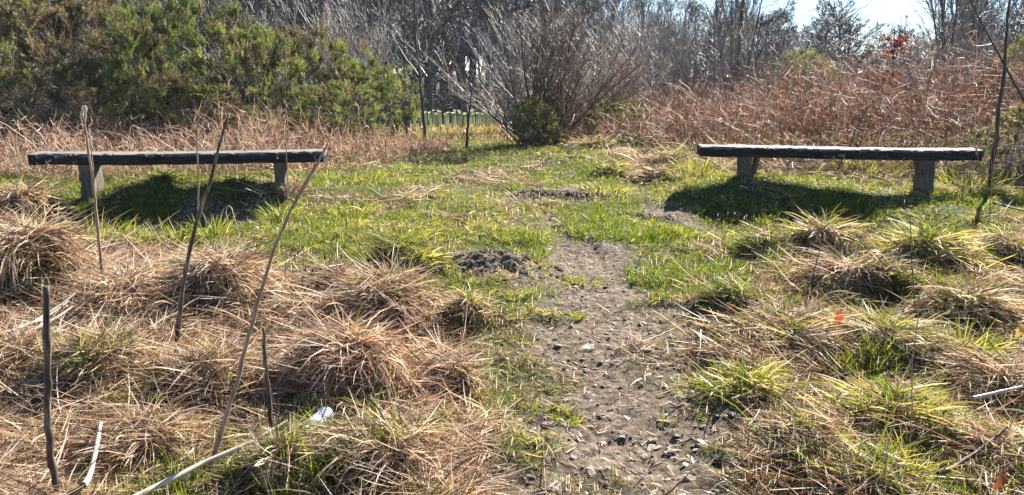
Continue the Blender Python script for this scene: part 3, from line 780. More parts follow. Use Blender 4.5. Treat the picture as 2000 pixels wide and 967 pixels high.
def timber(L, D, T, nx, seed, chip=0.012):
    """long beam, x = length, y = 0 front .. D back, z = -T .. 0 top; worn edges"""
    ny, nz = 8, 6
    ring = [(j / ny * D, 0.0) for j in range(ny)] + [(D, -k / nz * T) for k in range(nz)] + [(D - j / ny * D, -T) for j in range(ny)] + [(0.0, -T + k / nz * T) for k in range(nz)]
    ring = np.array(ring); m = len(ring)
    xs_ = np.linspace(0, L, nx + 1)
    P = np.zeros((nx + 1, m, 3)); P[:, :, 0] = xs_[:, None]; P[:, :, 1:] = ring[None]
    edge = np.exp(-np.minimum(np.hypot(P[..., 1] - 0, P[..., 2] - 0), np.hypot(P[..., 1] - D, P[..., 2])) / 0.012)
    ch = np.clip(fbm(xs_ * 17, xs_ * 0 + seed, seed, 4) - 0.42, 0, 1) * 0.19 * chip / 0.012
    P[..., 2] -= edge * (0.003 + ch[:, None])
    P[..., 1] += np.where(P[..., 1] < D / 2, 1, -1) * edge * (0.003 + ch[:, None] * .5)
    bot = np.exp(-np.hypot(P[..., 1], P[..., 2] + T) / 0.012); P[..., 2] += bot * 0.005; P[..., 1] += bot * 0.004
    nn = fbm(P[..., 0] * 6, P[..., 1] * 25 + P[..., 2] * 31, seed + 4, 3) - 0.5
    P[..., 1] += nn * 0.010 * np.where(P[..., 1] < .01, 1, 0); P[..., 2] += nn * 0.016
    P[..., 2] += 0.008 * np.sin(xs_ / L * PI * 1.3 + seed)[:, None]
    V_ = P.reshape(-1, 3)
    i = (np.arange(nx) * m)[:, None]; j = np.arange(m)[None]
    F_ = np.stack([i + j, i + m + j, i + m + (j + 1) % m, i + (j + 1) % m], -1).reshape(-1, 4)
    caps = []
    for e_, base in ((0, 0), (1, nx * m)):
        c_ = len(V_); V_ = np.vstack([V_, V_[base:base + m].mean(0)])
        for j_ in range(m):
            a, b_ = base + j_, base + (j_ + 1) % m
            caps.append((a, b_, c_, c_) if e_ == 0 else (b_, a, c_, c_))
    return V_, F_, caps
def beam_obj(name, L, D, T, nx, seed, mat, parent, lich, weather=None):
    V_, F_, caps = timber(L, D, T, nx, seed)
    faces = [tuple(q) for q in F_] + [(a, b_, c_) for a, b_, c_, _ in caps]
    me = bpy.data.meshes.new(name); me.from_pydata(V_.tolist(), [], faces); me.update()
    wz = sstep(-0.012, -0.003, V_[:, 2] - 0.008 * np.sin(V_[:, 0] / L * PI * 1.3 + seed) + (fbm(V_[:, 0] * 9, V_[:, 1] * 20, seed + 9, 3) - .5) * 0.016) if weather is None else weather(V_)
    for nm, val in (('weather', wz), ('lichen', lich(V_))):
        a = me.attributes.new(nm, 'FLOAT', 'POINT'); a.data.foreach_set('value', np.ascontiguousarray(val, np.float32))
    me.materials.append(mat)
    o = bpy.data.objects.new(name, me); COL.objects.link(o); o.parent = parent
    return o
SEAT_Z = 0.45
def bench(uL, vL, uR, vR, legs, T, seed, label, lich):
    xl, yl = G(uL, vL, SEAT_Z); xr, yr = G(uR, vR, SEAT_Z)
    L = math.hypot(xr - xl, yr - yl); ang = math.atan2(yr - yl, xr - xl)
    root = empty('bench', (xl, yl, 0), ang)
    st = beam_obj('seat', L, 0.26, T, 130, seed, M_seat, root, lich); st.location = (0, 0, SEAT_Z)
    for (u0, u1, dep, yo) in legs:
        # post front face stands a little behind the seat edge
        def loc(u):
            lo, hi = 0.0, L
            for _ in range(40):
                md = (lo + hi) / 2
                wx, wy = xl + md * math.cos(ang) - yo * math.sin(ang), yl + md * math.sin(ang) + yo * math.cos(ang)
                if UV(wx, wy, 0.25)[0] < u: lo = md
                else: hi = md
            return (lo + hi) / 2
        a, b_ = loc(u0), loc(u1); w = b_ - a
        hgt = SEAT_Z - T + 0.012 + 0.35
        # upright: beam rotated so that its length is vertical
        lg = beam_obj('leg', hgt, dep, w, 24, seed + int(u0), M_post, root, lambda V_: 0.8 * sstep(0.2, 0.5, fbm(V_[:, 0] * 6, V_[:, 2] * 9, 77, 2)), weather=lambda V_: 0.55 * fbm(V_[:, 0] * 5, V_[:, 1] * 9 + V_[:, 2] * 7, seed + 31, 3))
        tl = 0.11 if u0 > 1700 else 0.05 if u0 > 1400 else 0.0
        lg.rotation_euler = (0, -PI / 2 - tl, 0)
        lg.location = (a + tl * 0.62, yo, -0.35)
    return root
lichL = lambda V_: sstep(0.5, 0.2, V_[:, 0]) * sstep(-0.002, -0.02, V_[:, 2])
lichR = lambda V_: sstep(0.9, 1.3, V_[:, 0]) * sstep(2.4, 1.4, V_[:, 0]) * 0.5 * sstep(-0.004, -0.02, V_[:, 2])
benchL = bench(53, 301, 631, 297, [(150, 178, 0.20, 0.03), (535, 556, 0.15, 0.05)], 0.102, 3, 'bench', lichL)
benchR = bench(1370, 288, 1921, 293, [(1448, 1470, 0.2, 0.03), (1796, 1826, 0.16, 0.03)], 0.10, 8, 'bench', lichR)
tag(benchL, 'sleeper bench with pale lichen on one end, brown bracken and gorse behind it', 'bench', 'timber sleeper benches')
tag(benchR, 'blackened sleeper bench before the reddish brown bramble thicket, deep shadow in front', 'bench', 'timber sleeper benches')
# wedge added to stand for the dark slanted side face of the first post
V_, F_, caps = timber(0.42, 0.12, 0.03, 10, 5)
br = beam_obj('leg_side_wedge', 0.46, 0.10, 0.05, 12, 55, M_post, benchR, lambda V_: V_[:, 0] * 0, weather=lambda V_: V_[:, 0] * 0 + 0.3)
br.rotation_euler = (0, -PI / 2 + 0.20, 0); br.location = (0.475, 0.10, -0.04)
# pale bolt head on the left bench's front
bm_a = np.arange(10) * 2 * PI / 10
Vb = [(0.011 * math.cos(a), -0.006, 0.013 * math.sin(a)) for a in bm_a] + [(0.008 * math.cos(a), -0.016, 0.009 * math.sin(a)) for a in bm_a] + [(0.011 * math.cos(a), 0.01, 0.013 * math.sin(a)) for a in bm_a]
Fb = [tuple(range(10, 20))] + [(k, (k + 1) % 10, 10 + (k + 1) % 10, 10 + k) for k in range(10)] + [(20 + k, 20 + (k + 1) % 10, (k + 1) % 10, k) for k in range(10)]
M_bolt = noise_mat('bolt_metal', [(0.3, 0.28, 0.25), (0.5, 0.47, 0.42)], 60, 0.5, 0.5, 0.1)
me = bpy.data.meshes.new('bolt'); me.from_pydata(Vb, [], Fb); me.materials.append(M_bolt)
o = bpy.data.objects.new('bolt', me); COL.objects.link(o); o.parent = [q for q in benchL.children if q.name.startswith('seat')][0]; o.location = (2.20, 0.0, -0.05)

# ------------------------------------------------------------------ dead thickets of bramble and bracken (nobody could count the canes)
def thicket(name, zone, n, hgt, label, pal, bright=1.0, frag=3.2, rad=1.0):
    x, y = zone(n); n = len(x)
    z = HT(x, y) - 0.02
    h = hgt(x, y) * rng.uniform(0.55, 1.25, n)
    L = h * rng.uniform(0.85, 1.6, n)
    th = rng.uniform(0, 2 * PI, n); S = 5 if name != 'wood_undergrowth' else 4
    a = rng.uniform(0.0, 0.8, n); bend = rng.uniform(0.5, 2.3, n) / S
    P = np.zeros((n, S + 1, 3)); P[:, 0] = np.stack([x, y, z], 1)
    for k in range(S):
        a = a + bend * (0.4 + k / S) + rng.normal(0, 0.24, n); th = th + rng.normal(0, 0.4, n)
        d = np.stack([np.sin(a) * np.cos(th), np.sin(a) * np.sin(th), np.cos(a)], 1)
        P[:, k + 1] = P[:, k] + d * (L / S)[:, None]
    P[..., 2] = np.maximum(P[..., 2], z[:, None] + 0.01)
    R = rng.uniform(0.0022, 0.0055, n) * (0.55 + 0.055 * y) * rad
    v1, f1 = tubes(P, taper(R, S + 1, 0.45), 3)
    c = pick(pal, n) * bright
    c1 = np.repeat(c, (S + 1) * 3, 0)
    # side twigs and curled dead leaf fragments
    m = int(n * frag)
    i = rng.integers(0, n, m); k = rng.integers(2, S + 1, m)
    root = P[i, k] + rng.normal(0, .01, (m, 3))
    a0 = rng.uniform(0.2, 1.8, m)
    v2, f2, c2 = blades(root, rng.uniform(0, 2 * PI, m), rng.uniform(0.04, 0.20, m), a0, a0 + rng.normal(0, 1.2, m), rng.uniform(0.004, 0.011, m) * (0.5 + 0.06 * y[i]), pick(pal, m) * bright, S=2, sway=.8)
    v, f, c = join([(v1, f1, c1), (v2, f2, c2)])
    return tag(mk(name, v, f, M_cane, c), label, name.replace('_', ' '), kind='stuff')
BRAM = [(0.34, 0.165, 0.095), (0.44, 0.25, 0.155), (0.24, 0.11, 0.065), (0.50, 0.34, 0.235), (0.10, 0.05, 0.035), (0.64, 0.52, 0.42)]
BRACK = [(0.50, 0.325, 0.21), (0.60, 0.44, 0.31), (0.36, 0.21, 0.13), (0.18, 0.105, 0.065), (0.68, 0.56, 0.43)]
def zone_right(n):
    y = rng.uniform(8.0, 17, n * 2); x = rng.uniform(0.5, 13.5, n * 2)
    front = np.interp(x, [0.5, 1.2, 2.0, 3.2, 5, 14], [11.8, 11.2, 10.0, 8.4, 8.0, 8.0])
    k = (y > front + 0.9 * (fbm(x * 1.3, y * 0, 5) - .5)) & (x < 0.80 * y + 1)
    return x[k][:n], y[k][:n]
def hgt_right(x, y):
    front = np.interp(x, [0.5, 1.2, 2.0, 3.2, 5, 14], [11.8, 11.2, 10.0, 8.4, 8.0, 8.0])
    ramp = sstep(-0.2, 1.6, y - front)
    return (0.32 + 0.44 * ramp + 0.42 * sstep(3, 7, x) * ramp + 0.3 * (fbm(x * .8, y * .8, 31, 2) - .5))
thicket('bramble_thicket', zone_right, 7600, hgt_right, 'tangled reddish brown dead bramble and bracken behind the right-hand bench', BRAM, 0.85)
def zone_left(n):
    y = rng.uniform(7.7, 12.5, n * 2); x = rng.uniform(-10.5, -0.9, n * 2)
    front = np.interp(x, [-10, -6, -4, -2.4, -1.6, -0.9], [7.6, 7.7, 7.9, 8.3, 9.6, 11.0])
    k = (y > front + 0.8 * (fbm(x * 1.3, y * 0, 15) - .5)) & (x > -0.80 * y - 1)
    return x[k][:n], y[k][:n]
def hgt_left(x, y):
    front = np.interp(x, [-10, -6, -4, -2.4, -1.6, -0.9], [7.6, 7.7, 7.9, 8.3, 9.6, 11.0])
    return 0.22 + 0.32 * sstep(0, 1.2, y - front) * sstep(-1.2, -3.2, x) + 0.45 * (fbm(x * .9, y * .9, 35, 2) - .5)
def zone_far(n):
    y = rng.uniform(24, 64, n * 2); x = rng.uniform(-1, 1, n * 2) * (0.75 * y + 3)
    m_ = n // 4; y[:m_] = rng.uniform(45, 60, m_); x[:m_] = y[:m_] * rng.uniform(-.21, .0, m_)
    uu = UV(x, y, HT(x, y))[0]
    k = ~((uu > 700) & (uu < 1200) & (y < 45))
    return x[k][:n], y[k][:n]
thicket('wood_undergrowth', zone_far, 2600, lambda x, y: 1.8 + 2.4 * fbm(x * .2, y * .2, 81, 2), 'grey-brown brushwood filling the floor of the far wood', [(0.08, .07, .065), (.12, .10, .09), (.06, .053, .05), (.17, .145, .13)], frag=2.5, rad=2.4)
thicket('bracken_litter', zone_left, 5000, hgt_left, 'collapsed pale brown dead bracken between the bench and the gorse', BRACK)

# ------------------------------------------------------------------ gorse
GG = [(0.13, 0.165, 0.05), (0.165, 0.195, 0.062), (0.09, 0.125, 0.042), (0.21, 0.225, 0.085)]
GB = [(0.20, 0.158, 0.112), (0.15, 0.115, 0.08), (0.25, 0.20, 0.15), (0.105, 0.08, 0.058)]
def gorse_mesh(seed, brown, nsp=2300, wood_n=36, leafy=1.0):
    r = np.random.default_rng(seed)
    lobes = [(r.uniform(-.55, .55), r.uniform(-.45, .45), r.uniform(.30, .78), r.uniform(.26, .42)) for _ in range(13)] + [(0, 0, .45, .5), (-.3, -.2, .3, .38), (.35, -.2, .3, .38), (0, -.3, .25, .4), (.1, .1, .9, .2), (-.25, 0, .85, .2)]
    lb = np.array(lobes)
    ncl = nsp // 8
    i = rng.integers(0, len(lb), ncl)
    dc = norm(rng.normal(size=(ncl, 3)) + np.array([0, -0.1, .25]))
    Pc = lb[i, :3] + dc * (lb[i, 3] * (0.78 + 0.27 * rng.uniform(0, 1, ncl) ** .6))[:, None]
    dep = np.min(np.linalg.norm(Pc[:, None, :] - lb[None, :, :3], axis=2) / lb[None, :, 3], axis=1)
    ok = (Pc[:, 2] > 0.04) & (dep > 0.62)
    Pc, dc = Pc[ok], dc[ok]
    q = rng.integers(0, len(Pc), nsp)
    d = norm(dc[q] + np.array([0, 0, .5]) + rng.normal(0, .55, (nsp, 3)))
    P = Pc[q] + d * rng.uniform(0.0, .055, (nsp, 1)); n = nsp
    tone = rng.uniform(.55, 1.4, len(Pc))[q]
    ax = norm(d + rng.normal(0, .2, (n, 3)))
    ls = rng.uniform(0.05, 0.115, n)
    patch = 0.5 * fbm(P[:, 0] * 2.6 + seed, P[:, 2] * 2.6 + P[:, 1], seed, 3) + 0.5 * fbm(P[:, 0] * 6, P[:, 2] * 6, seed + 2, 2)
    isb = patch + 0.16 * (0.5 - P[:, 2]) + rng.normal(0, .02, n) < brown
    c = np.where(isb[:, None], pick(GB, n), pick(GG, n)) * tone[:, None]
    K = 33
    t = np.linspace(0.05, 1, K)[None, :, None]
    base = P[:, None, :] + ax[:, None, :] * ls[:, None, None] * t
    pr = rng.normal(size=(n, K, 3)); sd = norm(pr - (pr * ax[:, None, :]).sum(-1, keepdims=True) * ax[:, None, :])
    dirn = norm(sd + ax[:, None, :] * rng.uniform(.3, 1.1, (n, K, 1)))
    ln = rng.uniform(.014, .030, (n, K, 1)) * leafy
    wv = norm(np.cross(dirn, rng.normal(size=(n, K, 3)))) * 0.0026
    A = base - wv; B = base + wv; T = base + dirn * ln
    V_ = np.stack([A, B, T], 2).reshape(-1, 3)
    F_ = np.arange(len(V_)).reshape(-1, 3)
    C_ = np.repeat(np.clip(c[:, None, :] * rng.uniform(.75, 1.3, (n, K, 1)), .01, .6), 3, 1).reshape(-1, 3)
    # wood
    st = np.stack([rng.normal(0, .12, wood_n), rng.normal(0, .12, wood_n), np.zeros(wood_n) - .1], 1)
    dd = np.stack([rng.normal(0, .55, wood_n), rng.normal(0, .5, wood_n), rng.uniform(.5, 1, wood_n)], 1)
    Lw = rng.uniform(.55, 1.12, wood_n)
    P0 = grow(st, dd, Lw, 7, .16, .05); R0 = rng.uniform(.006, .014, wood_n)
    P1, L1, R1 = offspring(P0, Lw, R0, 7, .25, 1, (.3, .8), (.35, .7), 4, .18, .06)
    P2, L2, R2 = offspring(P1, L1, R1, 4, .3, 1, (.3, .8), (.4, .8), 3, .2, .06)
    parts = [tubes(P0, taper(R0, 8), 4), tubes(P1, taper(R1, 5), 3), tubes(P2, taper(np.maximum(R2, .0016), 4), 3)]
    Vw, Fw, _ = join(parts)
    Cw = pick([(0.16, 0.13, 0.10), (0.10, 0.08, 0.06)], 1)[0]
    return (V_, F_, C_), (Vw, Fw, np.tile(Cw, (len(Vw), 1)))
def gorse_proto(seed, brown, **kw):
    fo, wo = gorse_mesh(seed, brown, **kw)
    root = empty('gorse_bush')
    mk('foliage', *fo[:2], M_gorse, fo[2], root, smooth=False)
    mk('branches', *wo[:2], M_twig, wo[2], root)
    return root
GP = [gorse_proto(1, .38), gorse_proto(2, .54), gorse_proto(4, .34)]
GP.insert(2, GP[1])
used = set()
def put(proto, x, y, sc, rz, label, cat, group, z=None):
    o = proto if id(proto) not in used else copy_tree(proto)
    used.add(id(proto))
    o.location = (x, y, float(HT(x, y)) if z is None else z); o.scale = sc; o.rotation_euler = (0, 0, rz)
    return tag(o, label, cat, group)
def gorse_at(k, u, y, vtop, w, rz, label, depth=None):
    x = at_depth(u, 200, y)[0]; zt = at_depth(u, vtop, y)[2]; zg = float(HT(x, y))
    h = (zt - zg) / 1.12
    put(GP[k], x, y, (w * 1.0, (depth or w) * 1.0, h), rz, label, 'gorse bush', 'gorse bushes along the common')
gorse_at(1, 30, 12.0, -40, 1.9, .2, 'browned gorse bush with dead lower branches at the hedge end behind the bench')
gorse_at(0, -150, 12.6, -20, 2.2, 2.2, 'tall yellow-green gorse bush beyond the browned one')
gorse_at(2, 190, 13.4, -10, 1.6, 4.0, 'mottled brown and green gorse bush behind the bench')
gorse_at(3, 285, 12.0, 18, 1.35, 1.1, 'bright green gorse bush between two browner ones')
gorse_at(3, 425, 12.9, 5, 1.45, 3.0, 'dense olive green gorse bush, tallest of the hedge')
gorse_at(0, 500, 12.1, 55, 1.15, 5.2, 'olive gorse bush with brown inner patches')
gorse_at(1, 600, 13.6, 60, 1.3, 2.6, 'thin browned gorse bush with bare twigs showing')
gorse_at(3, 640, 11.7, 165, 0.95, 0.4, 'small fresh blue-green gorse bush in front of the browned one')
gorse_at(0, 718, 13.0, 118, 1.05, 3.6, 'rounded gorse bush overhanging the gap beside the slender tree')
gorse_at(1, 120, 11.4, 120, 1.5, 5.6, 'low brown gorse bush in front of the hedge')
gorse_at(2, 360, 11.3, 150, 1.3, 1.9, 'low dark gorse bush above the bracken')
gorse_at(3, 1040, 11.8, 195, 0.62, 1.0, 'small dark gorse bush at the foot of the many-stemmed shrub')
gorse_at(0, 1205, 13.2, 195, 0.9, 2.0, 'small olive gorse bush rising from the brown thicket')
gorse_at(1, 2015, 7.9, 205, 0.85, 3.3, 'dark brown withered gorse bush beyond the end of the right-hand bench')
gorse_at(0, 2010, 13, 75, 1.0, 5, 'yellow-green gorse bush behind the dark leaning sapling')
gorse_at(3, 1560, 24, 105, 2.2, 0.7, 'olive evergreen gorse far behind the bramble thicket')

# ------------------------------------------------------------------ bare shrubs and trees
TWC = [(0.15, 0.12, 0.105), (0.20, 0.165, 0.145), (0.11, 0.09, 0.08), (0.26, 0.22, 0.195)]
def shrub_proto(seed, nst, spread, col, k1=7, k2=5, name='shrub'):
    st = np.stack([rng.normal(0, .07, nst), rng.normal(0, .07, nst), np.zeros(nst) - .05], 1)
    th = rng.uniform(0, 2 * PI, nst); an = np.abs(rng.normal(0, spread, nst)).clip(0, 1.0)
    dd = np.stack([np.sin(an) * np.cos(th), np.sin(an) * np.sin(th), np.cos(an)], 1)
    L = rng.uniform(.65, 1.08, nst); R = rng.uniform(.005, .0105, nst)
    P0 = grow(st, dd, L, 8, .07, .035)
    P1, L1, R1 = offspring(P0, L, R, k1, .22, .95, (.2, .6), (.28, .6), 5, .07, .04)
    P2, L2, R2 = offspring(P1, L1, R1, k2, .2, 1, (.25, .7), (.3, .7), 4, .09, .04)
    P3, L3, R3 = offspring(P2, L2, R2, 2, .3, 1, (.25, .7), (.35, .8), 2, .1, .03)
    root = empty(name)
    V_, F_ = tubes(P0, taper(R, 9), 5)
    mk('stems', V_, F_, M_twig, np.repeat(pick(col, nst), 9 * 5, 0), root)
    a, b_, c_ = tubes(P1, taper(R1, 6), 3), tubes(P2, taper(np.maximum(R2, .0018), 5), 3), tubes(P3, taper(np.maximum(R3, .001), 3), 3)
    V_, F_, _ = join([a, b_, c_])
    C_ = np.concatenate([np.repeat(pick(col, len(P1)), 18, 0), np.repeat(pick(col, len(P2)), 15, 0), np.repeat(pick(col, len(P3)), 9, 0)])
    mk('twigs', V_, F_, M_twig, C_, root)
    return root
def tree_proto(seed, tall, k1, k2, k3, ang, col, nstem=1, name='bare_tree'):
    """unit height tree"""
    ns = nstem
    st = np.stack([rng.normal(0, .012 * (ns > 1), ns), rng.normal(0, .012 * (ns > 1), ns), np.zeros(ns) - .03], 1)
    dd = np.stack([rng.normal(0, .13 * (ns > 1) + .02, ns), rng.normal(0, .13 * (ns > 1) + .02, ns), np.ones(ns)], 1)
    L = rng.uniform(.85, 1.0, ns); R = np.full(ns, .016 if ns == 1 else .009)
    P0 = grow(st, dd, L, 10, .035, .06)
    P1, L1, R1 = offspring(P0, L, R, k1, tall, .97, ang, (.32, .60), 6, .10, .10, .55, shrink=.62)
    P2, L2, R2 = offspring(P1, L1, R1, k2, .2, .97, (.35, .85), (.35, .6), 4, .12, .05, .6)
    P3, L3, R3 = offspring(P2, L2, R2, k3, .2, 1, (.3, .9), (.35, .7), 2, .14, .03, .6)
    root = empty(name)
    V_, F_ = tubes(P0, taper(R, 11, .2), 7)
    mk('trunk', V_, F_, M_bark, None, root)
    V_, F_, _ = join([tubes(P1, taper(R1, 7), 4), tubes(P2, taper(np.maximum(R2, .0013), 5), 3), tubes(P3, taper(np.maximum(R3, .0016), 3), 3)])
    C_ = np.concatenate([np.repeat(pick(col, len(P1)), 28, 0), np.repeat(pick(col, len(P2)), 15, 0), np.repeat(pick(col, len(P3)), 9, 0)])
    mk('crown', V_, F_, M_twig, C_, root)
    return root
shA = shrub_proto(1, 44, .58, [(0.11, .072, .052), (.15, .10, .072), (.075, .05, .037), (.22, .155, .11)], 8, 5)
LBR = [(0.27, 0.21, 0.165), (0.34, 0.27, 0.22), (0.20, 0.15, 0.12), (0.42, 0.36, 0.31)]
shB = shrub_proto(2, 40, .42, LBR)
shC = shrub_proto(3, 34, .35, [(0.15, .13, .12), (0.21, .18, .165), (.28, .25, .23)])
def shrub_at(proto, u, y, vtop, w, rz, label, group='bare shrubs behind the common'):
    x = at_depth(u, 200, y)[0]; zt = at_depth(u, vtop, y)[2]; zg = float(HT(x, y)); h = (zt - zg)
    return put(proto, x, y, (w, w, h), rz, label, 'shrub', group)
shrub_at(shA, 1050, 12.8, 15, 2.7, 0.3, 'large many-stemmed bare shrub fanning out beside the gap')
shrub_at(shB, 1190, 15.5, 30, 3.0, 1.1, 'pale brown twiggy shrub right of the fan-shaped one')
shrub_at(shC, 1010, 19, 30, 2.8, 2.2, 'grey twiggy shrub behind the gap')
shrub_at(shB, 1330, 19, 40, 3.2, 3.2, 'buff twiggy shrub behind the bramble thicket')
shrub_at(shC, 700, 16, 20, 2.8, 4.2, 'grey bare shrub behind the rounded gorse')
shrub_at(shB, 640, 14.5, 10, 2.2, 0.7, 'brown bare shrub rising out of the gorse hedge')
shrub_at(shC, 1450, 21, 60, 3.2, 5.1, 'dark twiggy shrub under the tall twin-stemmed tree')
shrub_at(shB, 1650, 17, 110, 2.4, 5.9, 'low pale shrub below the domed tree')
shrub_at(shC, 1830, 16, 80, 2.8, 1.9, 'grey shrub between the red-leaved sapling and the leaning sapling')
shrub_at(shB, 1930, 13, 70, 2.0, 2.9, 'pale arching shrub behind the leaning sapling')
shrub_at(shC, 1560, 27, 90, 3.6, 0.2, 'blue-grey shrub in front of the domed tree')
shrub_at(shB, 1110, 24, 20, 3.4, 3.9, 'tall buff shrub behind the fan-shaped one')
shrub_at(shC, 1260, 26, 25, 3.6, 4.6, 'tall grey shrub behind the pale brown one')

FARC = [(0.06, 0.054, 0.053), (0.08, 0.071, 0.069), (0.11, 0.097, 0.092), (0.042, 0.038, 0.039)]
TP = [tree_proto(1, .20, 28, 8, 7, (.45, .95), FARC), tree_proto(2, .14, 30, 8, 6, (.4, .85), FARC), tree_proto(3, .22, 26, 9, 7, (.5, 1.1), FARC),
      tree_proto(4, .12, 9, 6, 5, (.25, .6), TWC, nstem=6), tree_proto(5, .12, 10, 6, 4, (.25, .55), FARC, nstem=5), tree_proto(6, .22, 46, 10, 8, (.6, 1.35), FARC)]
def tree_at(k, u, y, vtop, wr, rz, label, group):
    x = at_depth(u, 200, y)[0]; zt = at_depth(u, vtop, y)[2]; zg = float(HT(x, y)); h = (zt - zg) * 1.3
    return put(TP[k], x, y, (h * wr, h * wr, h), rz, label, 'tree', group)
WOOD = 'trees of the bare wood behind the common'
tree_at(5, 1645, 46, 66, 1.7, .4, 'broad domed bare tree standing against the bright sky', WOOD)
tree_at(2, 1595, 48, 66, 1.5, 2.1, 'round-headed bare tree pressed against the domed one', WOOD)
tree_at(0, 1625, 50, 64, 1.6, 4.1, 'bare tree filling the gap behind the domed and round-headed ones', WOOD)
tree_at(3, 1435, 21, -70, .75, 1.2, 'tall many-stemmed bare tree rising above the thicket', WOOD)
tree_at(3, 1860, 23, -90, .85, 3.1, 'many-stemmed bare tree behind the red-leaved sapling', WOOD)
tree_at(4, 1895, 30, -40, .9, 5.1, 'second many-stemmed bare tree close behind the first, right of the red-leaved sapling', WOOD)
tree_at(4, 790, 27, -60, .7, .8, 'slim many-stemmed tree behind the slender birch in the gap', WOOD)
tree_at(4, 960, 60, -50, .7, 2.0, 'upright many-stemmed tree behind the fan-shaped shrub', WOOD)
tree_at(3, 240, 22, -60, .9, 4.0, 'bare tree crown showing above the gorse hedge, spreading limbs', WOOD)
tree_at(4, 480, 24, -80, .9, 5.0, 'bare tree behind the tallest gorse bush', WOOD)
tops = lambda u: np.interp(u, [-300, 700, 1130, 1160, 1300, 1420, 1500, 1540, 1690, 1720, 1790, 1850, 2300], [-70, -60, -25, 48, 55, 58, 60, 85, 90, 110, 105, 40, 20])
k = 0
def where(u):
    for lim, t in ((330, 'behind the brown end of the gorse hedge'), (640, 'behind the green end of the gorse hedge'), (990, 'above the pale tree guards'), (1160, 'behind the fan-shaped shrub'), (1390, 'behind the pale brown shrub'), (1540, 'behind the tall many-stemmed tree'), (1720, 'flanking the domed tree'), (9999, 'right of the red-leaved sapling')):
        if u < lim: return t
for row, (y0, step) in enumerate([(40, 92), (50, 82), (64, 72), (84, 60), (100, 52)]):
    u = -250.0 + row * 31
    while u < 2260:
        uu = u + rng.uniform(-25, 25); yy = y0 + rng.uniform(-4, 4)
        kind = int(rng.choice([0, 1, 2, 4, 5], p=[.27, .23, .25, .1, .15]))
        vt = float(tops(uu)) + rng.uniform(-25, 15) - (12 if row >= 3 and uu < 1500 else 0)
        if 1540 < uu < 1800: vt = max(vt, 72)
        if not (row < 2 and 1540 < uu < 1700) and not (row < 2 and 880 < uu < 1330):
            tree_at(kind, uu, yy, vt, rng.uniform(1.0, 1.3), rng.uniform(0, 6.28), ['slender bare tree', 'steep-branched bare tree', 'wide-headed bare tree', '', 'multi-stemmed bare tree', 'spreading bare tree'][kind] + ' in the grey wood ' + where(uu), WOOD)
        u += step * (0.62 if row >= 2 and 680 < u < 1330 else 1); k += 1

# slender young trees in the gap
def young_tree(pts, y, r0, label, name, nb=9, brl=(.18, .42), bark=M_bark, z0=None, bt=(.35, 1)):
    P = np.array([at_depth(u, v, y + dy) for (u, v, dy) in pts])
    P[0, 2] = float(HT(P[0, 0], P[0, 1])) - 0.06
    o0 = P[0].copy(); P = P - o0
    t = np.linspace(0, 1, len(P)); tt = np.linspace(0, 1, 16)
    Q = np.stack([np.interp(tt, t, P[:, a]) for a in range(3)], 1)
    Q[1:-1] += rng.normal(0, .005, (14, 3))
    R = np.linspace(r0, r0 * .3, 16)[None]
    root = empty(name, tuple(o0))
    V_, F_ = tubes(Q[None], R, 8); mk('trunk', V_, F_, bark, None, root)
    L = np.array([np.linalg.norm(P[-1])])
    P1, L1, R1 = offspring(Q[None], L, np.array([r0]), nb, bt[0], bt[1], (.5, 1.0), brl, 5, .1, .06)
    P2, L2, R2 = offspring(P1, L1, R1, 5, .25, 1, (.4, .8), (.3, .6), 4, .1, .04)
    V_, F_, _ = join([tubes(P1, taper(R1, 6), 4), tubes(P2, taper(np.maximum(R2, .0015), 5), 3)])
    mk('branches', V_, F_, M_twig, np.concatenate([np.repeat(pick(TWC, len(P1)), 24, 0), np.repeat(pick(TWC, len(P2)), 15, 0)]), root)
    root['_'] = 0; del root['_']
    young_tree.tips = np.concatenate([P1[:, 2:].reshape(-1, 3), P2[:, 1:].reshape(-1, 3)])
    return root
GAP = 'young trees in the gap'
tag(young_tree([(833, 308, 0), (828, 240, 0), (822, 160, 0), (812, 80, 0), (805, -60, 0)], 11.6, .030, '', 'young_tree', 10), 'slender upright young tree standing in the green gap', 'tree', GAP)
tag(young_tree([(911, 292, 0), (914, 240, 0), (918, 205, 0), (926, 150, 0)], 12.2, .026, '', 'young_tree', 8), 'short young tree in the gap left of the fan-shaped shrub', 'tree', GAP)
tag(young_tree([(797, 285, 0), (793, 240, 0), (787, 200, 0)], 12.6, .028, '', 'young_tree', 6), 'young tree at the edge of the rounded gorse bush', 'tree', GAP)
DK = noise_mat('dark_bark', [(0.02, 0.014, 0.012), (0.05, 0.038, 0.034), (0.10, 0.08, 0.07)], 12, 0.7, 0.3, 0.4, (1, 1, .3))
tag(young_tree([(1932, 385, 0), (1948, 250, 0), (1960, 130, 0), (1971, 20, 0), (1985, -90, 0)], 7.3, .022, '', 'sapling', 9, (.2, .4), DK, bt=(.45, 1)), 'dark bare sapling leaning beside the end of the right-hand bench', 'sapling')
tag(young_tree([(2080, 330, 0), (2000, 190, 0), (1940, 90, 0), (1895, 0, 0), (1870, -60, 0)], 7.5, .013, '', 'bramble_cane', 4, (.1, .2), DK, bt=(.5, 1)), 'long dark cane slanting across the leaning sapling', 'cane')
tag(young_tree([(1640, 255, 0), (1690, 215, 0), (1730, 180, 0)], 8.4, .008, '', 'fallen_branch', 3, (.1, .3), DK), 'dark thin branch slanting above the right-hand bench', 'branch')

